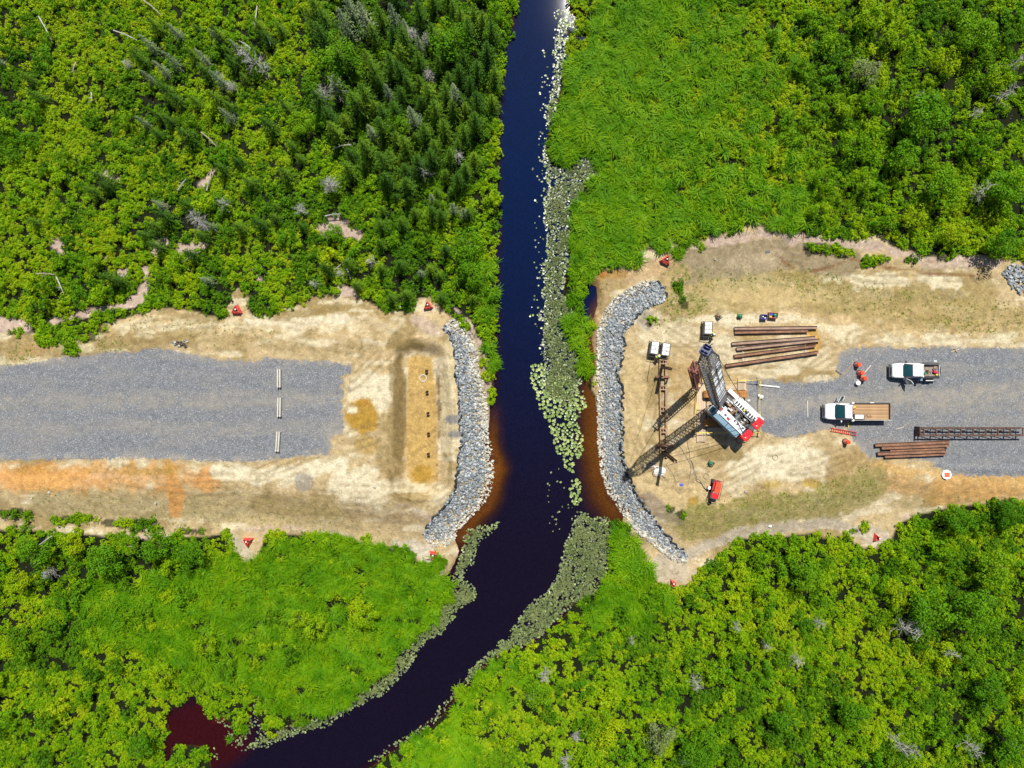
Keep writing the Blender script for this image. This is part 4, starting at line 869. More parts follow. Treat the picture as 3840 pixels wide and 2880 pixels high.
k = np.nonzero(inw & (((dA > .5) & (lvy > 120)) | (dC > .4) | (dD > .5)) & (ul < .42))[0]
scatter('water_plants', PL[k], rng.uniform(.6, 1.3, len(k)), reed_p)
k = np.nonzero(inw & (dB > -.1))[0]; rng.shuffle(k); pads = []
for i in k:
    r_ = rng.uniform(.13, .27)
    if all((lx[i]-a)**2+(ly[i]-b)**2 > (r_+c_)**2*.72 for a, b, c_ in pads): pads.append((lx[i], ly[i], r_))
    if len(pads) >= 300: break
for a, b, r_ in pads:
    o = link('lily_pad', random.choice(PADL)); o.location = (a, b, WL+.03+random.uniform(0, .02)); o.scale = (r_, r_, .6); o.rotation_euler = (random.gauss(0, .03), random.gauss(0, .03), random.uniform(0, 6.3))
    vy_a = vxy(a, b, WL)[1]; wh = 'in the upper cluster beside the reed bed' if vy_a < 915 else ('in the middle cluster by the brown shallows' if vy_a < 1000 else 'in the narrow lower cluster')
    tag(o, 'round pale green lily pad floating '+wh, 'lily pad', 'lily pads '+wh)
# grass clumps standing in the brown shallows
for vx, vy, s, lb in [(1272,700,.8,'upper grass tuft in the brown shallows beside the stone bank'),(1276,720,.5,'middle small grass tuft in the brown shallows'),(1279,770,.7,'lower grass tuft in the brown shallows beside the stone bank'),(1281,800,.8,'lowest round grass tuft at the foot of the stone bank'),(531,1569,1.0,'round grass tussock standing in the dark red cove'),(500,1590,.8,'small grass tussock at the mouth of the dark red cove')]:
    p = atv(vx, vy); o = link('grass_tussock', random.choice(pr_gr)); o.location = (p.x, p.y, max(p.z, WL)); o.scale = (s, s, s); tag(o, lb, 'grass')
# ================================================================== things on the west side
def local(o): return lambda p: Vector(p)
# three concrete barrier lines
for k, ((ax, ay), (bx, by), lb) in enumerate([((605,797),(605,837),'uppermost of the three pale concrete beams on the left gravel'),((606,859),(605,900),'middle of the three pale concrete beams on the left gravel'),((604,932),(601,975),'lowest of the three pale concrete beams on the left gravel')]):
    a, b = atv(ax, ay), atv(bx, by); c = (a+b)/2; d = b-a; L = d.length; r = empty('concrete_beam', c, math.atan2(d.y, d.x), lb, 'concrete beam', 'concrete beams across the left gravel road')
    for s_ in (-1, 1):
        MB().box((0, s_*.14, .32), (L, .17, .5), None).build('flange', concrete, r, bevel=.02)
    MB().box((0, 0, .15), (L-.04, .2, .22)).build('web', concrete, r)
    MB().box((L/2-.5, 0, .29), (.5, .1, .06)).build('sole_plate', dgrey, r)
# pile heads in the trench
for k, (vx, vy, nm) in enumerate([(922,802,'first'),(923,847,'second'),(925,893,'third'),(926,937,'fourth'),(926,981,'lowest')]):
    p = atv(vx, vy); r = empty('driven_pile', p, R(4), f'{nm} rusty steel pile head from the top of the left trench', 'steel pile', 'pile heads in a row in the left trench')
    for s_ in (-1, 1): MB().box((0, s_*.17, .22), (.36, .03, .6)).build('flange', darkrust, r)
    MB().box((0, 0, .215), (.03, .31, .58)).build('web', darkrust, r)
p = atv(914, 817); r = tag(MB().tube([(math.cos(a)*.42, math.sin(a)*.42, .08) for a in np.linspace(0, 6.283, 20)], .07, 6, False).build('casing_ring', concrete), 'pale round casing ring in the left trench beside the top pile head', 'ring'); r.location = p
# loose stones on both banks of fill
for vx, vy, s, lb in [(66,1076,.55,'pale boulder at the far left on the lower slope'),(108,1065,.5,'tan boulder beside the orange soil at the lower left'),(388,1137,.45,'white stone at the edge of the lower left scrub'),(395,1141,.4,'smaller white stone beside the one at the lower left scrub'),(427,1144,.3,'small white stone on the lower left path'),(863,663,.5,'white stone under the trees above the trench'),(810,1051,.5,'grey round stone in the pale sand below the trench'),(336,1087,.5,'blue grey stone beside the orange wash at the lower left'),(1610,1062,.4,'pale stone in the pale sand right of the red pump'),(1663,1136,.5,'pale boulder on the path at the lower right'),(1392,1006,.5,'white boulder beside the lower piles of the template'),(1398,997,.35,'small white boulder above its larger neighbour near the template'),(1545,560,.35,'stone on the grey mud above the stacked piles')]:
    p = atv(vx, vy); o = link('boulder', RM[(random.randrange(9), rock_pale.name)]); o.location = (p.x, p.y, p.z+s*.2); o.scale = (s, s, s); o.rotation_euler = (0, 0, random.uniform(0, 6)); tag(o, lb, 'boulder')
q = empty('rubble_heap', atv(392,742), label='small heap of dark wood and stones above the left gravel road', cat='heap')
for i in range(14):
    o = link('stone', RM[(random.randrange(9), rock_blue.name)], q); o.location = (random.gauss(0, .5), random.gauss(0, .25), .1); s = random.uniform(.2, .5); o.scale = (s, s, s)
for i in range(5): MB().tube([(random.uniform(-.7, 0), random.uniform(-.3, .3), .25), (random.uniform(0, .8), random.uniform(-.4, .3), .35)], .06, 5).build('broken_branch', bark, q)
# orange mesh triangles round monitoring stakes
def triangle_fence(vx, vy, ang, sz, lb, flat=1.0):
    p = atv(vx, vy); r = empty('mesh_fence', p, R(ang), lb, 'orange fence', 'orange mesh triangles round stakes')
    A = [R(90), R(210), R(330)]; bo = [Vector((math.cos(a)*sz*.62, math.sin(a)*sz*.62, 0)) for a in A]; to = [Vector((math.cos(a)*sz*.40, math.sin(a)*sz*.40, .95*flat)) for a in A]
    for i in range(3):
        a, b, c, d = bo[i], bo[(i+1) % 3], to[(i+1) % 3], to[i]; m = MB()
        for q in range(9):
            f = (q+.5)/9; m.bar(a.lerp(d, f), b.lerp(c, f), .02, .055)
        for q in range(9): f = q/8; m.bar(a.lerp(b, f), d.lerp(c, f), .04, .02)
        m.build('mesh_panel', fence_o, r); MB().tube([a+Vector((0, 0, -.2)), d*1.02+Vector((0, 0, .08))], .025, 5).build('stake', greywood, r)
    MB().tube([(0, .05, 0), (.03, .05, .9)], .05, 7).build('marker_post', dgrey, r)
    MB().lathe([(.02, .9), (.09, .9), (.09, 1.02), (.03, 1.05)], (0.03, .05, 0), 10).build('post_cap', pvc, r)
triangle_fence(514,671,0,1.25,'orange mesh triangle at the scrub edge above the left gravel road'); triangle_fence(925,661,10,1.2,'dark red mesh triangle in the tree shade above the trench')
triangle_fence(538,1168,60,1.2,'orange mesh triangle in the small sandy bay below the left gravel road'); triangle_fence(937,1197,50,1.1,'orange mesh triangle at the lower tip of the west stone bank')
triangle_fence(1437,563,-25,1.3,'sagging red mesh triangle on the mud above the east stone bank'); triangle_fence(1452,1258,30,.8,'small red mesh triangle at the lower tip of the right sandy spit'); triangle_fence(1892,1161,20,1.0,'crumpled red mesh on the sandy bay at the lower right', .6)
# catch basin
p = atv(2043,1025); r = empty('catch_basin', p, 0, 'white concrete catch basin with a rust orange square cover right of the pile bundle', 'catch basin')
MB().lathe([(.62, -.1), (.62, .22), (.55, .25)], n=8).build('ring', pvc, r); MB().box((0, 0, .28), (.62, .55, .06)).build('cover', paint('orange cover', (.55, .13, .05), .7), r)
# ================================================================== steel
def hpile(a, b, hh, mat, lb, grp, lift=.0, name='steel_pile'):
    a, b = at(*a, lift), at(*b, lift); z = max(a.z, b.z)+.02; a.z = b.z = z; c = (a+b)/2; d = b-a; L = d.length
    r = empty(name, c, math.atan2(d.y, d.x), lb, 'steel pile', grp)
    for s_ in (-1, 1): MB().box((0, s_*hh/2, hh/2), (L, .025, hh)).build('flange', mat, r)
    MB().box((0, 0, hh*.5), (L, hh-.03, .025)).build('web', mat, r); return r
six = [((2751,1232),(3060,1229),rustgrey),((2752,1247),(3026,1241),rust),((2741,1289),(3053,1266),rustgrey),((2759,1309),(3068,1276),rustgrey),((2750,1336),(3055,1296),rust),((2718,1371),(3064,1321),rust)]
for i, (a, b, m_) in enumerate(six):
    hpile(a, b, .36, m_, ['topmost','second from top','third from top','fourth from top','fifth from top','lowest'][i]+' of the six long steel piles spread right of the boom head', 'six steel piles laid out above the crane', .12)
for k, (x, y0, y1) in enumerate([(2790,1228,1246),(3000,1228,1244),(2785,1285,1364),(3020,1266,1328)]):
    a, b = at(x, y0), at(x, y1); c = (a+b)/2; o = MB().box((0, 0, .02), (.12, (a-b).length+.3, .12)).build('timber_dunnage', greywood); o.location = c
    tag(o, ['short timber under the left end of the upper pile pair','short timber under the right end of the upper pile pair','long timber under the left ends of the lower four piles','long timber under the right ends of the lower four piles'][k], 'timber')
bun = [((3276,1668),(3552,1656),.36,.1),((3300,1679),(3551,1669),.34,.12),((3333,1688),(3536,1679),.36,.0),((3285,1700),(3540,1690),.38,.1),((3313,1711),(3539,1701),.34,.02)]
for i, (a, b, h_, l_) in enumerate(bun): hpile(a, b, h_, rust, ['uppermost','second','middle','fourth','lowest'][i]+' pile of the tight rusty bundle on the right gravel', 'bundle of five rusty piles on the right gravel', l_+.1)
# rusty lattice section lying at the right edge
a, b = at(3431,1617), at(3825,1617); L = (b-a).length; r = empty('lattice_frame', (a+b)/2+Vector((0, 0, .15)), 0, 'long dark rusty lattice frame lying at the right edge of the gravel road', 'steel frame')
wd, hg, nb = .92, .95, 8
for s_ in (-1, 1):
    for z in (0, hg): MB().box((0, s_*wd/2, z), (L, .13, .13)).build('chord', darkrust, r)
for i in range(nb+1):
    x = -L/2+.45+(L-.9)*i/nb
    MB().box((x, 0, hg+.003), (.12, wd-.14, .12)).build('cross_bar', darkrust, r)
    for s_ in (-1, 1): MB().box((x, s_*wd/2, hg/2), (.1, .1, hg-.14)).build('upright', darkrust, r)
for i in range(nb):
    x = -L/2+.45+(L-.9)*i/nb; dx = (L-.9)/nb
    for s_ in (-1, 1): MB().bar((x, s_*wd/2, .08), (x+dx, s_*wd/2, hg-.08), .06).build('brace', darkrust, r)
    MB().bar((x, -wd/2, .08), (x+dx, wd/2, .08), .06).build('floor_brace', darkrust, r)
MB().box((-L/2, 0, hg/2), (.15, wd+.3, hg+.1)).build('end_plate', darkrust, r)
# ---- template (guide frame) with piles
fr = empty('pile_template', at(2484,1531), 0, 'long narrow tan steel template frame on the sand left of the crane', 'steel frame'); fo = fr.location.copy()
def F(sx, sy, z): q = S(sx, sy, z); return q-fo
y0, y1 = 1346, 1716; Lf = (F(2473,y0,.4)-F(2473,y1,.4)).length
for x, mw in ((2474,.14),(2497,.26)):
    c = (F(x, y0, .35)+F(x+3, y1, .35))/2; d = F(x+3, y1, .35)-F(x, y0, .35); MB().box(c, (d.length, mw, .3), Matrix.Rotation(math.atan2(d.y, d.x), 3, 'Z')).build('rail', tansteel, fr)
for ya, yb in ((1350,1364),(1447,1461),(1527,1542),(1608,1622),(1688,1700)):
    for y in (ya, yb):
        c = (F(2474,y,.37)+F(2498,y,.37))/2; MB().box(c, (.80, .13, .28)).build('cross_beam', tansteel, fr)
    c = (F(2486,ya,.3)+F(2488,yb,.3))/2; MB().box(c, (.12, .34, .14)).build('spacer', tansteel, fr)
for (x0, yy, x1, lb) in ((2457,1411,2510,'upper brown cross beam lying over the template frame'),(2464,1670,2526,'lower brown cross beam lying over the template frame')):
    a, b = S(x0, yy, .7), S(x1, yy+3, .7); c = (a+b)/2; rr = empty('cross_beam', c, math.atan2(b.y-a.y, b.x-a.x), lb, 'steel beam', 'cross beams over the template')
    MB().box((0, 0, .12), ((b-a).length, .24, .03)).build('flange', rust, rr); MB().box((0, 0, -.12), ((b-a).length, .24, .03)).build('flange', rust, rr); MB().box((0, 0, 0), ((b-a).length, .03, .20)).build('web', rust, rr)
    for s_ in (-1, 1): MB().box((s_*((b-a).length/2-.12), -.1, -.05), (.12, .12, .75)).build('bracket', darkrust, rr)
def standing(base, top, h, lb):
    a = at(*base, -.3); b = S(*top, h); d = b-a; q = d.to_track_quat('Z', 'X'); rr = empty('driven_pile', a, 0, lb, 'steel pile', 'piles standing up through the template'); rr.rotation_mode = 'QUATERNION'; rr.rotation_quaternion = q; L = d.length
    for s_ in (-1, 1): MB().box((0, s_*.17, L/2), (.34, .03, L)).build('flange', darkrust, rr)
    MB().box((0, 0, L/2), (.03, .31, L-.02)).build('web', rust, rr)
standing((2480,1376),(2515,1383),5.6,'shorter upright rusty pile at the upper end of the template frame'); standing((2486,1692),(2533,1731),7.0,'taller leaning rusty pile at the lower end of the template frame')
for (xa, ya, xb, yb, lb) in ((2463,1668,2464,1684,'short dark post by the lower cross beam'),(2505,1412,2501,1432,'short dark post by the upper cross beam')):
    a, b = at(xa, ya, .1), S(xb, yb, 1.0); o = MB().bar((0, 0, 0), b-a, .16).build('steel_strut', darkrust); o.location = a; tag(o, lb, 'steel post')
# ---- timber mats under the crane
mat_defs = [((2612,1420),(2646,1536),'x','upper left upright mat of the crane pad'),((2612,1540),(2646,1657),'x','lower left upright mat of the crane pad'),((2767,1418),(2798,1462),'x','short mat at the upper right corner of the crane pad'),((2767,1630),(2798,1657),'x','short mat at the lower right corner of the crane pad'),
 ((2650,1448),(2763,1463),'h','narrow mat along the upper side of the upper track'),((2650,1466),(2797,1500),'h','wide mat below the upper crane track'),((2650,1503),(2797,1530),'h','upper middle mat between the tracks'),((2650,1533),(2797,1562),'h','lower middle mat between the tracks'),((2650,1565),(2797,1600),'h','wide mat under the lower crane track'),((2650,1603),(2745,1629),'h','mat along the lower side of the lower track')]
for (xa, ya), (xb, yb), o_, lb in mat_defs:
    A, B = S(xa, ya, .2), S(xb, yb, .2); W_, D_ = abs(B.x-A.x), abs(A.y-B.y); c = (A+B)/2; c.z = gh(c.x, c.y)+.02 if False else .02
    rr = empty('timber_mat', c, 0 if o_ == 'h' else math.pi/2, lb, 'timber mat', 'timber mats under the crane')
    L, Wt = (W_, D_) if o_ == 'h' else (D_, W_); n = max(2, round(Wt/.28)); pw = Wt/n; pm = MB().box((0, 0, .11), (L, pw-.015, .22)).mesh('plank', matwood)
    for i in range(n):
        o = link('plank', pm, rr); o.location = (random.uniform(-.04, .04), -Wt/2+pw*(i+.5), random.uniform(-.01, .01)); 
# ================================================================== crawler crane
C0 = S(2716,1531,0.24); crane = empty('crawler_crane', C0, 0, 'white lattice boom crawler crane with red counterweights on timber mats', 'crane')
def cr(p): return Vector(p)-C0
for k, (yy, x0, x1) in enumerate([(1478,2642,2802),(1585,2642,2797)]):
    A, B = cr(S(x0, yy, .95)), cr(S(x1, yy, .95)); c = (A+B)/2; L = (B-A).length; w_ = .85
    t_ = MB(); prof = []
    for i in range(9): a = math.pi/2+math.pi*i/8; prof.append((-L/2+.45+.42*math.cos(a), .45+.42*math.sin(a)))
    for i in range(9): a = -math.pi/2+math.pi*i/8; prof.append((L/2-.45+.42*math.cos(a), .45+.42*math.sin(a)))
    r1 = [Vector((x, -w_/2+.08, z)) for x, z in prof]; r2 = [Vector((x, w_/2-.08, z)) for x, z in prof]; t_.loft([r1, r2])
    tr_ = t_.build('crawler_track', dgrey, crane); tr_.location = (c.x, c.y, 0)
    sh = MB().box((0, 0, 0), (.21, w_, .06)).box((0, 0, .045), (.05, w_, .05)).mesh('track_shoe', trackrust); n = int((L-.9)/.24)
    for i in range(n+1):
        x = -L/2+.45+(L-.9)*i/n
        for z, fl in ((.90, 0), (.0, math.pi)):
            o = link('track_shoe', sh, tr_); o.location = (x, 0, z); o.rotation_euler = (fl, 0, 0)
    for s_ in (-1, 1):
        for i in range(7):
            a = -math.pi/2+math.pi*(i+.5)/7
            o = link('track_shoe', sh, tr_); o.location = (s_*(L/2-.45+.45*math.cos(a)), 0, .45+.45*math.sin(a)); o.rotation_euler = (0, s_*(math.pi/2-a), 0)
MB().box((0, 0, .65), (3.0, 2.9, .55)).build('car_body', dgrey, crane, bevel=.05); MB().lathe([(.95, .95), (.95, 1.2)], n=24).build('slewing_ring', black, crane)
HB = cr(S(2764,1560,2.4)); HB.z = 0; AZ = math.atan2(.69, -.725)
house = MB().box((0, 0, 1.35), (4.6, 2.6, .3)).build('deck_frame', dgrey, crane); house.location = HB; house.rotation_euler = (0, 0, AZ)
def hp(name, mb, mat, bevel=0, parent=house): return mb.build(name, mat, parent, bevel=bevel)
# x forward, y to the operator's left
hp('side_panel', MB().box((1.55, 1.85, 2.35), (2.2, .62, 1.5)), bluegrey, .04); hp('side_panel', MB().box((-.55, 1.85, 2.35), (1.85, .62, 1.5)), bluegrey, .04)  # blue tint of reflected sky put into the panel colour
hp('engine_hood', MB().box((.1, 1.02, 2.3), (3.7, .85, 1.6)), white, .04); hp('walkway', MB().box((-.75, -1.72, 1.75), (3.9, .62, .5)).box((2.05, -1.72, 1.6), (1.5, .5, .3)), white, .03)
hp('machinery_hood', MB().box((-.1, -1.0, 2.25), (3.4, .68, 1.5)), white, .04)
for i in range(9): hp('vent_grille', MB().box((-1.5+i*.36, -.98, 3.02), (.2, .42, .05)), black)
for i in range(7): hp('hood_fitting', MB().box((-1.3+i*.45+random.uniform(-.1, .1), .95+random.uniform(-.2, .2), 3.14), (random.uniform(.12, .3), random.uniform(.1, .25), .12)), random.choice([dgrey, black, silver, dgrey]))
hp('red_cap', MB().box((.75, 1.15, 3.16), (.28, .2, .16)), redpaint); hp('red_cap', MB().box((2.2, .9, 3.0), (.22, .18, .2)), redpaint)
hp('exhaust', MB().tube([(-.2, -.95, 3.0), (-.2, -.95, 3.5)], .09, 8), dgrey); hp('warning_box', MB().box((.1, -.9, 3.12), (.2, .2, .14)), yellow)
for x, rr_ in ((.9, .42), (-.1, .42), (-1.1, .34)):
    dr = hp('winch_drum', MB().tube([(x, -.52, 2.2), (x, .5, 2.2)], rr_, 16), rust if x > 0 else dgrey)
    for y in (-.54, .5): MB().tube([(x, y-.02, 2.2), (x, y+.02, 2.2)], rr_*1.4, 18).build('drum_flange', black, dr)
for i in range(16): hp('machinery', MB().box((random.uniform(-1.7, 2.2), random.uniform(-.5, .45), random.uniform(2.5, 2.85)), (random.uniform(.1, .5), random.uniform(.05, .3), random.uniform(.1, .3))), random.choice([dgrey, silver, black, tansteel, offwhite, boomgrey]))
for y in (-.6, .55): hp('side_beam', MB().box((.2, y, 2.45), (4.6, .1, .7)), offwhite)
for i in range(6): hp('deck_rail', MB().tube([(-2.2+i*.8, -2.0, 2.0), (-2.2+i*.8, -2.0, 2.6)], .02, 4), silver)
cabp = hp('cab', MB().box((2.6, 1.6, 2.15), (1.3, .9, 1.5)), white, .06); MB().box((2.9, 1.6, 2.93), (.55, .7, .03)).build('cab_roof_window', glass, cabp); MB().box((3.26, 1.6, 2.35), (.03, .74, .9)).build('cab_window', glass, cabp)
for y in (1.0, -.95):
    cw = hp('counterweight', MB().prism([(-2.75, y-.62), (-2.45, y-.72), (-1.75, y-.66), (-1.75, y+.66), (-2.45, y+.72), (-2.75, y+.62)], 1.35, 2.95), redpaint, .06)
    for s_ in (-1, 1): MB().lathe([(.08, 2.95), (.08, 3.05)], (-2.3, y+s_*.35, 0), 8).build('lifting_lug', offwhite if s_ > 0 else redpaint, cw)
    MB().box((-2.1, y, 3.0), (.35, .5, .1)).build('top_slab', redpaint, cw)
hp('rear_bracket', MB().box((-2.1, 0, 2.4), (.7, .55, .9)), dgrey)
# gantry: the A frame that holds the boom pendants
GT = Vector((-1.2, 0, 4.6))
for y in (-.55, .55):
    hp('gantry_leg', MB().bar((-1.9, y, 2.0), (GT.x, y*.9, GT.z), .13), boomgrey); hp('gantry_leg', MB().bar((1.0, y, 2.0), (GT.x, y*.9, GT.z), .1), boomgrey)
hp('gantry_head', MB().tube([(GT.x, -.6, GT.z), (GT.x, .6, GT.z)], .12, 10), black)
# boom
foot = S(2700,1513,2.0); tip = S(2648,1318,26.0); ax = (tip-foot).normalized(); sidev = ax.cross(Vector((0, 0, 1))).normalized(); upv = sidev.cross(ax).normalized(); LB_ = (tip-foot).length
boom = empty('boom', cr(foot)); boom.parent = crane
def bp(t, a, b):                              # t along the boom, a across, b deep
    f = min(1, .30+.70*t/2.6) if t < 2.6 else (1 if t < LB_-3.0 else 1-.55*(t-LB_+3.0)/3.0); g = min(1, .30+.70*t/2.6) if t < 2.6 else (1 if t < LB_-3.0 else 1-.6*(t-LB_+3.0)/3.0)
    return ax*t+sidev*(a*.74*f)+upv*(b*.62*g)
for a in (-1, 1):
    for b in (-1, 1): MB().tube([bp(t, a, b) for t in (0, 2.6, LB_-3.0, LB_)], .075, 6).build('chord', boomgrey, boom)
nbay = 30; lacing = MB()
for i in range(nbay):
    t0, t1 = LB_*i/nbay, LB_*(i+1)/nbay
    for a in (-1, 1):
        lacing.tube([bp(t0, a, -1), bp(t1, a, 1)], .027, 4); lacing.tube([bp(t0, a, 1), bp(t1, a, -1)], .027, 4); lacing.tube([bp(t0, a, -1), bp(t0, a, 1)], .027, 4)
    for b in (-1, 1):
        s_ = 1 if i % 2 else -1; lacing.tube([bp(t0, s_, b), bp(t1, -s_, b)], .027, 4)
        lacing.tube([bp(t0, -1, b), bp(t0, 1, b)], .027, 4)
tag(lacing.build('lacing', boomgrey, boom), kind='stuff')
for i in range(46):
    t = 1.2+i*.47
    MB().bar(bp(t, -.95, 1.05), bp(t, .95, 1.05), .10, .03).build('rung', silver if random.random() < (.65 if 8 < i < 34 else .2) else dgrey, boom)
MB().bar(bp(2.0, 0, 1.15), bp(LB_-4, 0, 1.15), .06).build('boom_cable', dgrey, boom)
hd = MB().box(ax*(LB_+.1), (.9, .8, .9), Matrix((ax, sidev, upv)).transposed()).build('boom_head', paint('blue grey boom head', (.07, .09, .16), .5), boom, bevel=.04)
for a in (-.42, -.2, .2, .42):
    c = ax*(LB_+.55)+sidev*a; MB().tube([c-sidev*.04, c+sidev*.04], .34, 14).build('sheave', paint('dark blue sheave', (.03, .03, .12), .5), hd)
for a in (-.45, .45): MB().tube([ax*(LB_+.2)+sidev*a, ax*(LB_+.9)+sidev*a*1.5+upv*.3], .04, 5).build('head_horn', black, hd)
# pendants from the boom to the gantry and the hoist line
Gw = house.matrix_basis @ GT; Gw = Vector((HB.x+math.cos(AZ)*GT.x, HB.y+math.sin(AZ)*GT.x, GT.z)); nrm = Vector((-math.sin(AZ), math.cos(AZ), 0))
for a in (-1, 1): MB().tube([cr(foot)+bp(LB_-4.0 if a > 0 else LB_-.5, a, 1), Gw+nrm*(-.5*a)], .03, 5).build('pendant_rope', tansteel, crane)
MB().tube([cr(foot)+bp(LB_-6, 1, 1), Gw-nrm*1.3+Vector((.3, -.6, -1.4))], .018, 4).build('hoist_rope', dgrey, crane)
# rusty pile leads hanging from the boom head
lb0, lt0 = S(2617,1452,.45), S(2600,1374,13.0); la = (lt0-lb0).normalized(); ls = la.cross(Vector((0, 0, 1))).normalized(); lu = ls.cross(la).normalized(); LL = (lt0-lb0).length
leads = empty('pile_leads', lb0, 0, 'red brown lattice pile driving leads hanging on ropes left of the boom', 'pile leads')
def lp(t, a, b): return la*t+ls*(a*.48)+lu*(b*.38)
for a in (-1, 1):
    for b in (-1, 1): MB().tube([lp(0, a*.7, b*.7), lp(.8, a, b), lp(LL, a, b)], .07, 6).build('rail', rustred, leads)
lt = MB()
for i in range(20):
    t0, t1 = .6+(LL-.7)*i/20, .6+(LL-.7)*(i+1)/20
    for a in (-1, 1): lt.tube([lp(t0, a, -1), lp(t1, a, 1)], .03, 4); lt.tube([lp(t0, a, -1), lp(t0, a, 1)], .03, 4)
    lt.tube([lp(t0, -1, -1), lp(t0, 1, -1)], .03, 4); lt.tube([lp(t0, 1 if i % 2 else -1, -1), lp(t1, -1 if i % 2 else 1, -1)], .03, 4)
tag(lt.build('lattice', rustred, leads), kind='stuff')
for a in (-1, 1):
    MB().bar(lp(LL-.1, a, -1), lp(LL-.1, a, 1), .16).build('top_beam', rustred, leads); MB().bar(lp(LL, a, .2), lp(LL+.6, a, .6), .22).build('lifting_ear', rustred, leads)
MB().bar(lp(LL-.1, -1, 1.05), lp(LL-.1, 1, 1.05), .18).build('top_beam', rustred, leads)
MB().bar(lp(LL*.93, -1, .2), lp(LL*.86, 1, .9), .28, .08).build('catwalk_plate', rustred, leads)
MB().box(la*(LL*.47), (LL*.42, .55, .5), Matrix((la, ls, lu)).transposed()).build('hammer', rustred, leads, bevel=.05)
MB().box(la*(LL*.47)+ls*.72, (LL*.38, .45, .3), Matrix((la, ls, lu)).transposed()).build('fuel_tank', darkrust, leads, bevel=.04)
for a in (-1, 1):
    o = MB().tube([(0, 0, 0), lb0+lp(LL+.5, a, .5)-(tip+sidev*.3*a)], .028, 5).build('lifting_rope', hosem); o.location = tip+sidev*.3*a
    tag(o, ('left' if a > 0 else 'right')+' rope from the boom head down to the red brown leads', 'rope')
a, b = S(2642,1301,26.4), S(2507,1299,1.7)
o = MB().tube([(0, 0, 0), (b-a)*.5+Vector((0, 0, -1.0)), b-a], .022, 5).build('tag_line', hosem); o.location = a; tag(o, 'thin tag line from the boom head to the paired white generators', 'rope')
# ================================================================== yellow tape barrier
corners = [(2841,1425),(2843,1620),(2600,1621),(2611,1428)]; nmz = ['upper right','lower right','lower left','upper left']; tops = []
for (x, y), nm in zip(corners, nmz):
    p = at(x, y, 0); rr = empty('barrier_stand', p, 0, f'{nm} stand of the yellow tape barrier round the crane', 'stand', 'stands of the tape barrier'); 
    MB().tube([(0, 0, 0), (0, 0, 1.1)], .04, 6).build('pole', dgrey, rr)
    for a in range(3): MB().tube([(0, 0, .25), (math.cos(a*2.1)*.35, math.sin(a*2.1)*.35, .02)], .025, 5).build('foot', black, rr)
    MB().box((0, 0, 1.08), (.22, .18, .1)).build('head', tansteel, rr); tops.append(Vector((p.x, p.y, 1.05)))
for i in range(4):
    a, b = tops[i], tops[(i+1) % 4]; m = MB(); prev = None; n = 14
    for q in range(n+1):
        f = q/n; c = (b-a)*f+Vector((0, 0, -.35*math.sin(math.pi*f))); d = (b-a).normalized(); s_ = Vector((-d.y, d.x, 0)); an = 1.1*math.sin(f*9+i); v_ = s_*math.cos(an)*.045+Vector((0, 0, 1))*math.sin(an)*.045
        cur = (c-v_, c+v_)
        if prev: m.quadf(prev[0], prev[1], cur[1], cur[0])
        prev = cur
    o = m.build('barrier_tape', yellow); o.location = a; tag(o, 'yellow barrier tape along the '+['right','lower','left','upper'][i]+' side of the crane', 'tape')
# ================================================================== site things
def boxlike(name, sx, sy, rz, lb, cat): return empty(name, at(sx, sy), R(rz), lb, cat)
def generator(sx, sy, rz, lb):
    r = boxlike('generator', sx, sy, rz, lb, 'generator'); r['group'] = 'white topped generators on the sand'
    MB().box((0, 0, .75), (.98, 1.5, 1.1)).build('body', dgrey, r, bevel=.03)
    for i in range(3): MB().box((.02, .5-i*.49+.06, 1.32), (.82, .43, .06)).build('top_panel', white, r, bevel=.015)
    for s_ in (-1, 1): MB().box((s_*.56, -.12, .1), (.08, 2.0, .14)).build('skid', black, r)
    for s_ in (-1, 1):
        for y in (-1.05, .82): MB().box((s_*.56, y, .62), (.05, .05, .95 if y < 0 else 1.4)).build('post', black, r)
    for y in (-1.05, .82): MB().box((0, y, 1.1 if y < 0 else 1.3), (1.12, .05, .05)).build('frame_bar', black, r)
    for s_ in (-1, 1): MB().box((s_*.57, -.1, 1.16), (.04, 1.9, .05)).build('frame_bar', black, r)
    MB().tube([(.1, .0, 1.34), (.1, .0, 1.45)], .05, 8).build('exhaust', dgrey, r)
generator(2447,1308,-9,'white topped generator in a black frame, left one of the pair by the stone bank'); generator(2488,1314,-8,'white topped generator in a black frame, right one of the pair by the stone bank'); generator(2645,1234,-3,'single white topped generator above the boom head')
# compressor / power pack
r = boxlike('power_pack', 2676,1832,-14,'red hydraulic power pack in a tube frame at the lower right of the crane area','power pack')
MB().box((0, 0, .18), (1.1, 2.3, .2)).build('skid', black, r); MB().box((.12, .3, .8), (.72, 1.3, 1.05)).build('hood', orange, r, bevel=.04); MB().box((.05, -.78, .72), (.9, .6, .9)).build('tank', redpaint, r, bevel=.04)
MB().tube([(-.38, -.1, 1.0), (-.38, 1.0, 1.0)], .13, 10).build('filter_tube', redpaint, r); MB().box((0, -.36, 1.0), (.9, .2, .35)).build('valve_block', darkrust, r); MB().lathe([(.09, 1.3), (.09, 1.45)], (.1, .35, 0), 8).build('filler_cap', dgrey, r)
for i in range(5): MB().box((-.3+i*.17, -.36, 1.22), (.06, .12, .14)).build('lever', random.choice([silver, offwhite, redpaint]), r)
for x in (-.56, .56):
    MB().tube([(x, -1.12, 0.1), (x, -1.12, 1.35), (x, 1.12, 1.35), (x, 1.12, .1)], .035, 6).build('frame_tube', dgrey, r)
MB().tube([(-.56, 1.12, 1.35), (.56, 1.12, 1.35)], .035, 6).build('frame_tube', redpaint, r); MB().tube([(-.56, -1.12, 1.35), (.56, -1.12, 1.35)], .035, 6).build('frame_tube', dgrey, r)
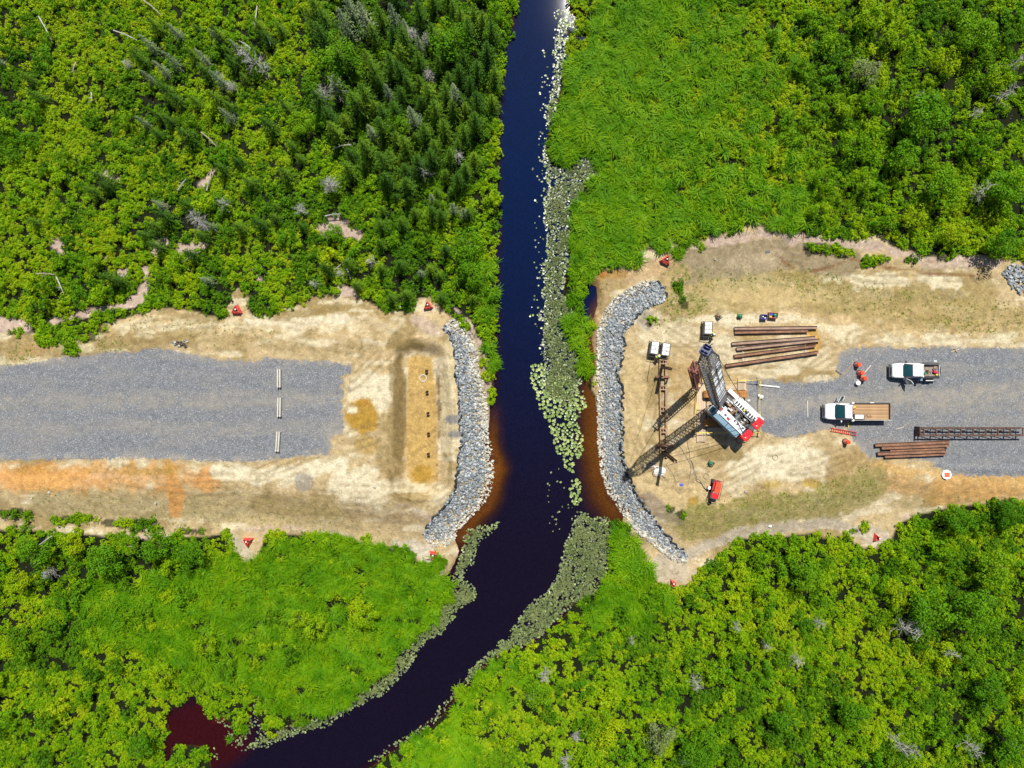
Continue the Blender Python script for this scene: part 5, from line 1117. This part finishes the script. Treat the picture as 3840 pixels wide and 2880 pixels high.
MB().box((-.75, .0, .5), (.3, .4, .5)).build('side_box', white, r, bevel=.03)
p = at(2659,1884); r = empty('bucket', p, 0, 'round black bucket below the red power pack', 'bucket'); MB().lathe([(.17, 0), (.22, .36), (.2, .36), (.15, .05)], n=16).build('body', black, r); MB().tube([(-.2, 0, .3), (-.42, -.05, .15)], .015, 4).build('handle', dgrey, r)
# pump, valve cluster, gas bottles
def clutter(name, sx, sy, lb, cat, mats, n=9, spread=.35, hgt=.7, extra=None):
    r = boxlike(name, sx, sy, random.uniform(0, 90), lb, cat); rr = random.Random(sx)
    MB().tube([(-spread*.8, 0, .25), (spread*.8, 0, .25)], .2, 10).build('motor', mats[0], r); MB().lathe([(.2, .1), (.24, hgt*.6), (.1, hgt)], (0, .15, 0), 12).build('housing', mats[1], r)
    for i in range(n): MB().tube([(rr.uniform(-spread, spread), rr.uniform(-spread, spread), .05), (rr.uniform(-spread, spread), rr.uniform(-spread, spread), hgt*rr.uniform(.6, 1))], .035, 5).build('fitting', rr.choice(mats), r)
    for s_ in (-1, 1): MB().box((0, s_*spread, .05), (spread*2.2, .08, .1)).build('skid', black, r)
clutter('water_pump', 2665,1738,'olive green pump standing alone on the pale sand below the crane','pump',[olive_p, green_p, dgrey])
clutter('valve_assembly', 2692,1188,'olive and brown valve assembly above the single generator','valve',[olive_p, tansteel, dgrey, black])
clutter('gas_regulator', 2773,1186,'bright green equipment cluster left of the blue bin','equipment',[green_p, green_p, black], 6, .28, .8)
def bin_(sx, sy, w_, d_, h_, m_, lb, items):
    r = boxlike('storage_bin', sx, sy, -5, lb, 'bin'); t = .05
    MB().box((0, 0, .03), (w_, d_, .06)).build('floor', black, r)
    for s_ in (-1, 1):
        MB().box((s_*(w_/2-t/2), 0, h_/2+.03), (t, d_, h_)).build('side', m_, r); MB().box((0, s_*(d_/2-t/2), h_/2+.03), (w_-2*t-.004, t, h_)).build('side', m_, r)
    for q, (x, y, s_, im) in enumerate(items): MB().box((x, y, h_*.55), (s_, s_*.7, h_*.6)).build('contents', im, r, bevel=.02)
bin_(2860,1190,.78,.6,.6,blue_p,'small dark blue bin beside the orange one above the six piles',[(-.12,.03,.2,offwhite),(.15,-.1,.22,offwhite)])
bin_(2894,1184,1.1,.68,.65,orange_bin,'open rusty orange bin with blue and green gear above the six piles',[(-.2,.1,.4,blue_p),(.25,.1,.35,green_p),(-.3,-.18,.25,yellow),(.3,-.2,.3,dgrey)])
# tarp heap, hoses
r = boxlike('tarpaulin_heap', 2475,1767,20,'crumpled white tarpaulin heap below the template frame','tarpaulin')
def crumple(n, rx, ry, hz, seed):
    rs = random.Random(seed); m = MB(); k = 14
    m.v = [(0, 0, hz)]+[(math.cos(a)*rx*rs.uniform(.85, 1.15)*f, math.sin(a)*ry*rs.uniform(.85, 1.15)*f, hz*(1-f)*rs.uniform(.6, 1.3)+.03) for f in (.4, .75, 1) for a in [2*math.pi*i/k for i in range(k)]]
    m.f = [(0, 1+i, 1+(i+1) % k) for i in range(k)]+[(1+j*k+i, 1+(j+1)*k+i, 1+(j+1)*k+(i+1) % k, 1+j*k+(i+1) % k) for j in range(2) for i in range(k)]; return m
crumple(14, .8, .6, .45, 3).build('sheet', tarp, r); crumple(14, .35, .25, .3, 5).build('folded_sheet', tarp, r).location = (-.5, .75, 0)
r = boxlike('scrap_heap', 2450,1751,0,'small pinkish scrap heap at the upper left of the white tarpaulin','scrap')
crumple(14, .3, .35, .3, 9).build('bag', paint('pinkish bag', (.5, .33, .28), .8), r)
for i in range(6): MB().tube([(random.uniform(-.7, .2), random.uniform(-.2, .6), .05), (random.uniform(-.2, .7), random.uniform(-.2, .7), .15)], .04, 5).build('bar', random.choice([tansteel, black, offwhite]), r)
o = crumple(14, .3, .2, .15, 12).build('blue_tarp', paint('blue sheet', (.12, .14, .55), .5)); o.location = at(2556,1817); tag(o, 'small crumpled blue sheet inside the hose loop', 'sheet')
def Z5(pts): return [at(2300+x*.226, 1600+y*.226, .06) for x, y in pts]
def smooth(P, n=5):
    out = []
    for i in range(len(P)-1):
        p0, p1, p2, p3 = P[max(i-1, 0)], P[i], P[i+1], P[min(i+2, len(P)-1)]
        for q in range(n): t = q/n; out.append(.5*((2*p1)+(p2-p0)*t+(2*p0-5*p1+4*p2-p3)*t*t+(3*p1-p0-3*p2+p3)*t**3))
    return out+[P[-1]]
def hose(name, pts, rad, m_, lb, cat='hose'):
    P = smooth(pts); c = P[0].copy(); o = MB().tube([p-c for p in P], rad, 6).build(name, m_, smooth=True); o.location = c; return tag(o, lb, cat)
hose('hose', Z5([(1210,90),(1190,30),(1110,8),(1045,50),(1022,150),(1060,260),(1130,360),(1200,480),(1250,570),(1300,650),(1340,760),(1370,850),(1440,890),(1495,985),(1560,1050)]), .055, hosem, 'dusty hose looping under the boom shadow and down to the red power pack')
hose('hose', Z5([(1225,130),(1235,300),(1262,400),(1275,550),(1290,690),(1270,860),(1230,990),(1160,1080),(1090,1092),(1042,1030),(1030,900),(990,780),(900,660),(880,620),(900,600),(960,565)]), .045, hosem, 'dusty hose looping round the blue sheet to the leaning pile')
hose('hose', Z5([(1290,560),(1320,640),(1345,760),(1380,840),(1370,890),(1420,920),(1470,950),(1520,1030),(1570,1060)]), .05, dgrey, 'darker hose lying close beside the first one near the power pack')
hose('hose', Z5([(700,740),(650,760),(660,810),(720,830),(790,800),(850,850),(860,830)]), .04, dgrey, 'short dark hose curled round the white tarpaulin')
c = at(2647,1784, .05); m = MB(); m.tube([(math.cos(a)*(.34+.03*math.sin(a*1.7)), math.sin(a)*(.34+.03*math.cos(a*2.3)), .03+.02*math.sin(a*3)) for a in np.linspace(0, 18.8, 60)], .035, 5); o = m.build('hose_coil', hosem); o.location = c; tag(o, 'coil of hose on the sand above the red power pack', 'hose')
o = MB().tube([(math.cos(a)*.34, math.sin(a)*.34, .03) for a in np.linspace(0, 6.3, 24)], .03, 5).build('hose_coil', hosem); o.location = at(2907,1715, .03); tag(o, 'faint ring of hose on the pale sand right of the crane', 'hose')
hose('hose', [at(2440+x, y, .08) for x, y in ((5,1340),(-2,1360),(-8,1395),(-14,1430))], .03, black, 'thin black line running down from the left generator')
# pipes, boards and buckets
def stick(name, a, b, w_, h_, m_, lb, cat, round_=False, lift=.03):
    a, b = at(*a, lift), at(*b, lift); c = (a+b)/2; m = MB(); m.tube([a-c, b-c], w_, 8) if round_ else m.bar(a-c, b-c, w_, h_); o = m.build(name, m_); o.location = c; return tag(o, lb, cat)
stick('pipe', (2845,1444),(2921,1452),.09,0,pvc,'white plastic pipe right of the upper barrier corner','pipe',True,.12)
stick('board', (3027,1502),(3029,1564),.09,.05,greywood,'thin upright board on the gravel left of the flatbed truck','board')
stick('board', (3240,1398),(3264,1370),.12,.05,greywood,'pale board leaning beside the middle drum','board',False,.1); stick('board', (3156,1411),(3190,1371),.09,.04,tansteel,'thin tan board left of the orange drums','board'); stick('board', (3210,1408),(3243,1411),.12,.05,tansteel,'short board below the middle drum','board',False,.08)
stick('board', (3133,1388),(3155,1405),.16,.06,dgrey,'short dark plank at the corner of the right gravel','plank'); stick('board', (3357,1610),(3388,1602),.11,.05,greywood,'pale board above the rusty pile bundle','board'); stick('board', (3388,1601),(3412,1596),.05,.04,tansteel,'thin tan stick at the end of the pale board','stick')
stick('board', (3564,1320),(3596,1310),.12,.06,greywood,'longer weathered board of the crossed pair above the white pickup','board'); stick('board', (3576,1306),(3590,1322),.12,.06,tansteel,'shorter board of the crossed pair above the white pickup','board',False,.09)
stick('board', (2870,945),(2888,942),.3,.1,dgrey,'dark sheet on the grey mud at the upper right','sheet')
r = empty('water_jug', at(2852,1488), 0, 'white round jug on the gravel right of the crane', 'jug'); MB().lathe([(.2, 0), (.26, .1), (.25, .4), (.1, .52)], n=14).build('body', white, r); MB().lathe([(.07, .5), (.07, .58)], n=8).build('cap', offwhite, r); MB().box((-.28, .18, .12), (.3, .25, .2)).build('strap_box', white, r)
o = MB().box((0, 0, .1), (.34, .22, .2)).build('white_block', white, bevel=.03); o.location = at(2806,1502); tag(o, 'small white block left of the white jug', 'block')
r = empty('bucket', at(3212,1436), 0, 'white bucket beside the lowest of the three orange drums', 'bucket'); MB().lathe([(.24, 0), (.28, .42), (.26, .46)], n=16).build('body', white, r); MB().lathe([(.29, .42), (.29, .48), (.05, .5)], n=16).build('lid', white, r)
for i in range(4): o = MB().box((0, 0, .06), (.1, .09, .12)).build('plastic_cup', pvc if i % 2 else paint('lilac plastic', (.5, .35, .6), .5)); o.location = at(3222+i*2.2, 1437-(i % 2)*5); tag(o, 'small plastic cup scattered between the bucket and the lowest drum', 'cup', 'small cups by the bucket')
def drum(sx, sy, lb):
    p = at(sx, sy); r = empty('traffic_drum', p, random.uniform(0, 3), lb, 'traffic drum', 'orange traffic drums'); r.rotation_euler.x = R(random.uniform(-3, 3))
    MB().lathe([(.40, 0), (.40, .08), (.33, .09)], n=18).build('base', rubber, r); z = .09; rad = .31
    for i in range(4):
        m_ = orange if i % 2 == 0 else reflw; MB().lathe([(rad, z), (rad*.97, z+.2), (rad*.93, z+.215)], n=18).build('band', orange if i != 9 else m_, r); 
        if i < 3: MB().lathe([(rad*.978, z+.06), (rad*.972, z+.13)], n=18).build('reflective_stripe', reflw, r).scale = (1.012, 1.012, 1)
        z += .215; rad *= .93
    MB().box((0, 0, z+.03), (.06, .36, .07)).build('handle', orange, r)
drum(3211,1368,'uppermost of the three orange traffic drums'); drum(3222,1399,'middle of the three orange traffic drums'); drum(3233,1420,'lowest of the three orange traffic drums'); drum(3169,1656,'single orange traffic drum below the red ladder')
# ladder
a, b = at(3113,1610,.1), at(3211,1627,.1); c = (a+b)/2; L = (b-a).length; r = empty('ladder', c, math.atan2((b-a).y, (b-a).x), 'red ladder lying on the gravel below the flatbed truck', 'ladder')
for s_ in (-1, 1): MB().box((0, s_*.2, .05), (L, .05, .09)).build('rail', redpaint, r)
for i in range(12): MB().box((-L/2+.16+i*(L-.32)/11, 0, .05), (.05, .36, .04)).build('rung', redpaint, r)
# ================================================================== trucks
def rr_ring(x, w_, z0, z1, c=.16, n=3):
    pts = []
    for cy, cz, a0 in ((w_-c, z1-c, 0), (-w_+c, z1-c, 90), (-w_+c*.5, z0+c*.5, 180), (w_-c*.5, z0+c*.5, 270)):
        cc = c if a0 < 180 else c*.5
        for i in range(n+1): a = R(a0+90*i/n); pts.append(Vector((x, cy+cc*math.cos(a), cz+cc*math.sin(a))))
    return pts
def wheel(r, x, y, rad=.38, wd=.26):
    w_ = MB().lathe([(rad*.55, -wd/2), (rad*.96, -wd/2), (rad, -wd*.3), (rad, wd*.3), (rad*.96, wd/2), (rad*.55, wd/2)], n=20).build('wheel', rubber, r); w_.location = (x, y, rad); w_.rotation_euler = (R(90), 0, 0)
    MB().lathe([(rad*.5, -wd*.42), (rad*.54, -wd*.51), (rad*.54, wd*.51), (rad*.5, wd*.42)], n=14).build('rim', silver, w_)
def door(r, hx, y, ang, L=1.0, h=1.85, side=1):
    d = MB().box((-L/2, 0, .78), (L, .07, .75)).build('door', white, r, bevel=.02); d.location = (hx, y, 0); d.rotation_euler = (0, 0, ang)
    MB().bar((-.05, 0, 1.15), (-.42, -.06*side, h-.08), .05).bar((-.42, -.06*side, h-.08), (-L+.03, -.06*side, h-.08), .05).bar((-L+.03, -.06*side, h-.08), (-L+.03, 0, 1.15), .05).build('window_frame', white, d)
    MB().quadf((-.12, 0, 1.15), (-.42, -.06*side, h-.1), (-L+.05, -.06*side, h-.1), (-L+.05, 0, 1.15)).build('window', glass, d)
    MB().box((-L+.2, .045*side, 1.0), (.16, .03, .04)).build('handle', black, d); MB().box((-.12, .22*side, 1.2), (.12, .3, .2)).build('mirror', black, d, bevel=.03)
def cab_front(r, xf, hw, hood_l, ws, roof_l, zt, seam=True):
    """hood, windscreen, roof from the nose xf backwards; returns x behind the cab"""
    xh = xf-hood_l; xw = xh-ws; xr = xw-roof_l
    st = [(xf, hw*.72, .62, .90), (xf-.08, hw*.86, .50, 1.0), (xf-.35, hw*.96, .45, 1.08), (xh+.2, hw, .42, 1.18), (xh-.1, hw, .42, 1.20), (xr, hw, .42, 1.20)]
    MB().loft([rr_ring(x, w_, a, b) for x, w_, a, b in st]).build('body', white, r, True)
    gl = [(xh+.05, hw*.88, 1.10, 1.19), (xh-.02, hw*.88, 1.12, 1.24), (xw-.02, hw*.74, 1.14, zt-.05), (xr+.12, hw*.74, 1.14, zt-.05), (xr, hw*.82, 1.12, 1.24)]
    MB().loft([rr_ring(x, w_, a, b, min(.1, (b-a)*.45)) for x, w_, a, b in gl]).build('cab_glass', glass, r, True)
    MB().loft([rr_ring(x, w_, a, b, .03) for x, w_, a, b in ((xw+.06, hw*.74, zt-.07, zt-.02), (xw-.2, hw*.79, zt-.08, zt+.03), (xr+.2, hw*.79, zt-.08, zt+.03), (xr+.08, hw*.74, zt-.08, zt-.02))]).build('roof', white, r, True)
    for s_ in (-1, 1):
        MB().bar((xh+.02, s_*hw*.90, 1.18), (xw, s_*hw*.775, zt-.03), .07).build('windscreen_pillar', paint('dark trim', (.12, .05, .07), .5), r)
        MB().bar((xr+.1, s_*hw*.77, zt-.03), (xr+.02, s_*hw*.9, 1.18), .16).build('rear_pillar', white, r)
        MB().box((xf-.07, s_*hw*.66, .84), (.12, .3, .2)).build('headlight', paint('lamp glass', (.4, .55, .6), .1), r, bevel=.03)
    MB().box((xf+.02, 0, .78), (.06, hw*.95, .26)).build('grille', dgrey, r); MB().box((xf+.08, 0, .5), (.18, hw*1.75, .22)).build('bumper', dgrey, r, bevel=.05)
    MB().box((xh+.1, 0, 1.215), (.1, hw*1.5, .02)).build('cowl', black, r)
    MB().bar((xh, .45, 1.27), (xh-.33, .15, 1.5), .025).build('wiper', black, r); MB().bar((xh, -.25, 1.27), (xh-.33, -.5, 1.5), .025).build('wiper', black, r)
    MB().box((xw+.15, -.15, 1.28), (.25, .3, .08)).build('papers', white, r)
    return xr
# upper pickup: seen nose 3341, tail 3516
p0 = at(3429,1390); k_ = .985; r = empty('pickup_truck', S(3424,1390,.6).xy.to_3d(), math.pi, 'white pickup truck with a dark service bed and its lower door open', 'pickup truck')
xr = cab_front(r, 2.78, .92, 1.35, .78, 1.32, 1.85)
MB().box((-1.0, 0, .55), (4.8, .8, .25)).build('chassis', black, r)
MB().box((xr-1.15, 0, .88), (2.15, 1.35, .08)).build('bed_floor', paint('dusty bed floor', (.25, .2, .16), .8, dirt=(.1, .08, .07)), r)
for s_ in (-1, 1): MB().box((xr-1.15, s_*.84, .92), (2.2, .3, .55)).build('bed_side', dgrey if s_ < 0 else black, r, bevel=.03)
MB().box((xr-2.24, 0, .95), (.06, 1.38, .45)).build('tailgate', silver, r); MB().box((xr-.06, 0, 1.35), (.07, 1.6, .5)).build('headache_rack', paint('maroon rack', (.16, .03, .07), .5), r)
MB().box((xr-1.0, -.86, 1.28), (1.6, .32, .2)).build('toolbox', dgrey, r, bevel=.02)
MB().box((xr-1.75, -1.16, 1.2), (.35, .3, .04)).build('toolbox_lid', silver, r)
MB().box((xr-1.25, 1.22, .8), (.95, .12, .06)).build('side_step', offwhite, r); MB().box((xr+.0, 1.1, .95), (.28, .35, .6)).build('side_box', bluegrey, r, bevel=.02)
MB().lathe([(.13, .92), (.15, 1.25), (.1, 1.3)], (xr-.25, .1, 0), 10).build('canister', offwhite, r); MB().box((xr-.55, .35, 1.05), (.28, .22, .2)).build('green_box', green_p, r)
MB().tube([(xr-1.55, .1, 1.12), (xr-2.0, .28, 1.12)], .17, 12).build('pink_tank', paint('pink red tank', (.75, .03, .10), .4), r); MB().box((xr-2.0, .5, 1.02), (.26, .16, .16)).build('yellow_can', yellow, r)
for i in range(9): MB().box((xr-.5-random.uniform(0, 1.3), random.uniform(-.55, .45), .98), (random.uniform(.1, .5), random.uniform(.06, .25), .12)).build('tool', random.choice([black, dgrey, darkrust, tansteel]), r)
for x in (1.75, -1.75):
    for s_ in (-1, 1): wheel(r, x, s_*.78)
door(r, 1.15, .95, R(-55), .95, 1.8, 1); MB().box((1.2, -1.08, 1.2), (.14, .24, .18)).build('mirror', black, r, bevel=.03)
MB().box((.1, .90, 1.0), (.9, .05, .3)).build('door_sill', bluegrey, r)
# flatbed: nose 3091, tail 3324
r = empty('flatbed_truck', S(3205,1543,.8).xy.to_3d(), math.pi, 'white flatbed truck with a wooden deck and its upper door open', 'flatbed truck')
xr = cab_front(r, 3.72, 1.0, 1.22, .82, .92, 2.0)
MB().box((-.9, 0, .7), (6.6, .8, .3)).build('chassis', black, r); bx0, bx1 = xr-.15, xr-.15-4.75; bw = 2.16
bed = MB().box(((bx0+bx1)/2, 0, 1.02), (4.75, bw, .1)).build('bed', black, r); npl = 11; pm = MB().box((0, 0, 1.095), (4.55, (bw-.24)/npl-.012, .04)).mesh('plank', bedwood)
for i in range(npl): o = link('plank', pm, bed); o.location = ((bx0+bx1)/2, -(bw-.24)/2+(i+.5)*(bw-.24)/npl, 0)
for s_ in (-1, 1): MB().box(((bx0+bx1)/2, s_*(bw/2-.04), 1.2), (4.75, .08, .28)).build('side_board', greywood if s_ > 0 else dgrey, r)
MB().box((bx1+.03, 0, 1.2), (.07, bw-.18, .28)).build('tail_board', darkrust, r); MB().box((bx0+.02, 0, 1.35), (.06, bw-.18, .7)).build('headboard', paint('maroon rack', (.16, .03, .07), .5), r)
for s_ in (-1, 1): MB().box((bx0-.1, s_*1.06, 1.35), (.3, .26, .25)).build('corner_post', white, r, bevel=.03)
tb = MB().box((bx0-.85, .62, 1.33), (1.2, .62, .42)).build('generator_box', dgrey, r, bevel=.02); MB().box((bx0-.8, .62, 1.56), (1.05, .5, .05)).build('top_panel', white, tb, bevel=.01)
for i in range(5): MB().box((bx0-.5-i*.15, .62+random.uniform(-.12, .12), 1.6), (.05, .05, .04)).build('knob', black, tb)
MB().box((bx0-.28, -.5, 1.28), (.3, .32, .3)).build('fuel_can', yellow, r, bevel=.03); MB().lathe([(.09, 1.4), (.09, 1.52)], (bx0-.3, -.42, 0), 8).build('can_cap', redpaint, r); MB().box((bx0-.3, -.2, 1.2), (.18, .16, .12)).build('tool', yellow, r)
MB().tube([(bx0-1.6, .35, 1.16), (bx0-1.6, .9, 1.16), (bx0-1.68, .9, 1.3)], .06, 6).build('strap', tansteel, r)
MB().tube(smooth([Vector((bx0-1.7, .6, 1.15)), Vector((bx0-1.95, .45, 1.15)), Vector((bx0-2.1, .7, 1.15)), Vector((bx0-2.35, .5, 1.15)), Vector((bx0-2.5, .66, 1.15)), Vector((bx0-2.3, .75, 1.15))]), .025, 5).build('strap', darkrust, r)
MB().box((bx0-2.5, -1.12, 1.3), (.5, .12, .1)).build('side_lamp', offwhite, r)
for x, dbl in ((2.6, 0), (-2.1, 1)):
    for s_ in (-1, 1): wheel(r, x, s_*.84, .42, .26 if not dbl else .46)
door(r, 2.25, -1.02, R(62), 1.02, 1.95, -1); MB().box((1.9, 1.18, 1.3), (.14, .26, .2)).build('mirror', white, r, bevel=.03)
stick('board', (3179,1580),(3180,1602),.08,.05,yellow,'yellow stick on the gravel under the flatbed cab','stick',False,.1)
# ================================================================== workers
def person(sx, sy, rz, lb, arms=((.42, .2, 1.05), (.35, -.25, 1.0)), bend=.12):
    p = at(sx, sy); r = empty('person', p, R(rz), lb, 'person')
    J = {'pelvis': (0, 0, .95), 'chest': (bend*.6, 0, 1.25), 'neck': (bend, 0, 1.47), 'head': (bend+.02, 0, 1.56), 'top': (bend+.03, 0, 1.70)}; rad = {'pelvis': (.17, .13), 'chest': (.19, .13), 'neck': (.06, .06), 'head': (.085, .095), 'top': (.07, .08)}
    for s_, n_ in ((1, 'l'), (-1, 'r')):
        hx, hy, hz = arms[0 if s_ > 0 else 1]
        J.update({'sh'+n_: (bend*.9, .19*s_, 1.40), 'el'+n_: (bend*.9+hx*.45, .27*s_, 1.17), 'wr'+n_: (hx, hy, hz), 'pa'+n_: (hx+.08, hy, hz), 'hip'+n_: (0, .1*s_, .90), 'kn'+n_: (.05, .12*s_, .5), 'an'+n_: (-.02, .13*s_, .1), 'to'+n_: (.17, .15*s_, .05)})
        rad.update({'sh'+n_: (.075, .075), 'el'+n_: (.05, .05), 'wr'+n_: (.033, .033), 'pa'+n_: (.04, .022), 'hip'+n_: (.10, .10), 'kn'+n_: (.068, .068), 'an'+n_: (.05, .05), 'to'+n_: (.045, .035)})
    E = [('pelvis', 'chest'), ('chest', 'neck'), ('neck', 'head'), ('head', 'top')]
    for n_ in 'lr': E += [('chest', 'sh'+n_), ('sh'+n_, 'el'+n_), ('el'+n_, 'wr'+n_), ('wr'+n_, 'pa'+n_), ('pelvis', 'hip'+n_), ('hip'+n_, 'kn'+n_), ('kn'+n_, 'an'+n_), ('an'+n_, 'to'+n_)]
    names = list(J); me = bpy.data.meshes.new('body'); me.from_pydata([J[q] for q in names], [(names.index(a), names.index(b)) for a, b in E], []); me.materials.append(skin)
    def skinned(nm, ns, mt, grow):
        es = [(a, b) for a, b in E if a in ns and b in ns]; me = bpy.data.meshes.new(nm); me.from_pydata([J[q] for q in ns], [(ns.index(a), ns.index(b)) for a, b in es], []); me.materials.append(mt)
        o = link(nm, me, r); o.modifiers.new('skin', 'SKIN'); sv = me.skin_vertices[0].data
        for i, q in enumerate(ns): sv[i].radius = (rad[q][0]*grow, rad[q][1]*grow); sv[i].use_root = (i == 0)
        o.modifiers.new('sub', 'SUBSURF').levels = 1; return o
    skinned('body', names, skin, 1.0)
    skinned('trousers', ['pelvis', 'hipl', 'hipr', 'knl', 'knr', 'anl', 'anr'], jeans, 1.15); skinned('hi_vis_vest', ['pelvis', 'chest', 'shl', 'shr'], hivis, 1.2)
    skinned('sleeve', ['shl', 'ell'], hivis, 1.2) if False else None
    for n_ in 'lr':
        MB().tube([J['sh'+n_], J['el'+n_]], [.085, .062], 8).build('sleeve', hivis, r, True); MB().box((J['to'+n_][0]-.1, J['to'+n_][1], .05), (.29, .11, .1)).build('boot', darkrust, r, bevel=.02)
        x, y, z = J['pa'+n_]; s_ = 1 if n_ == 'l' else -1; fi = MB()
        for q, L in enumerate((.07, .08, .075, .06)): yy = y+(q-1.5)*.019; fi.tube([(x+.01, yy, z), (x+.03+L*.5, yy, z-.005), (x+.03+L, yy, z-.035)], .008, 5)
        fi.tube([(x-.02, y-s_*.035, z), (x+.02, y-s_*.06, z-.01), (x+.05, y-s_*.06, z-.025)], .009, 5); fi.build('fingers', skin, r)
    hx = J['top'][0]; hm = MB().lathe([(.165, 1.69), (.125, 1.70), (.12, 1.76), (.085, 1.82), (.02, 1.845)], (hx, 0, 0), 14).build('hard_hat', white, r, True)
    MB().box((hx+.08, 0, 1.60), (.02, .02, .035)).box((hx+.075, .03, 1.625), (.012, .02, .012)).box((hx+.075, -.03, 1.625), (.012, .02, .012)).build('face', skin, r)
person(2668,1256,200,'worker in a hi vis yellow vest at the lower right corner of the single generator'); person(2463,1342,120,'worker in a hi vis yellow vest between and below the paired generators', ((.45, .15, 1.1), (.4, -.1, 1.15)))
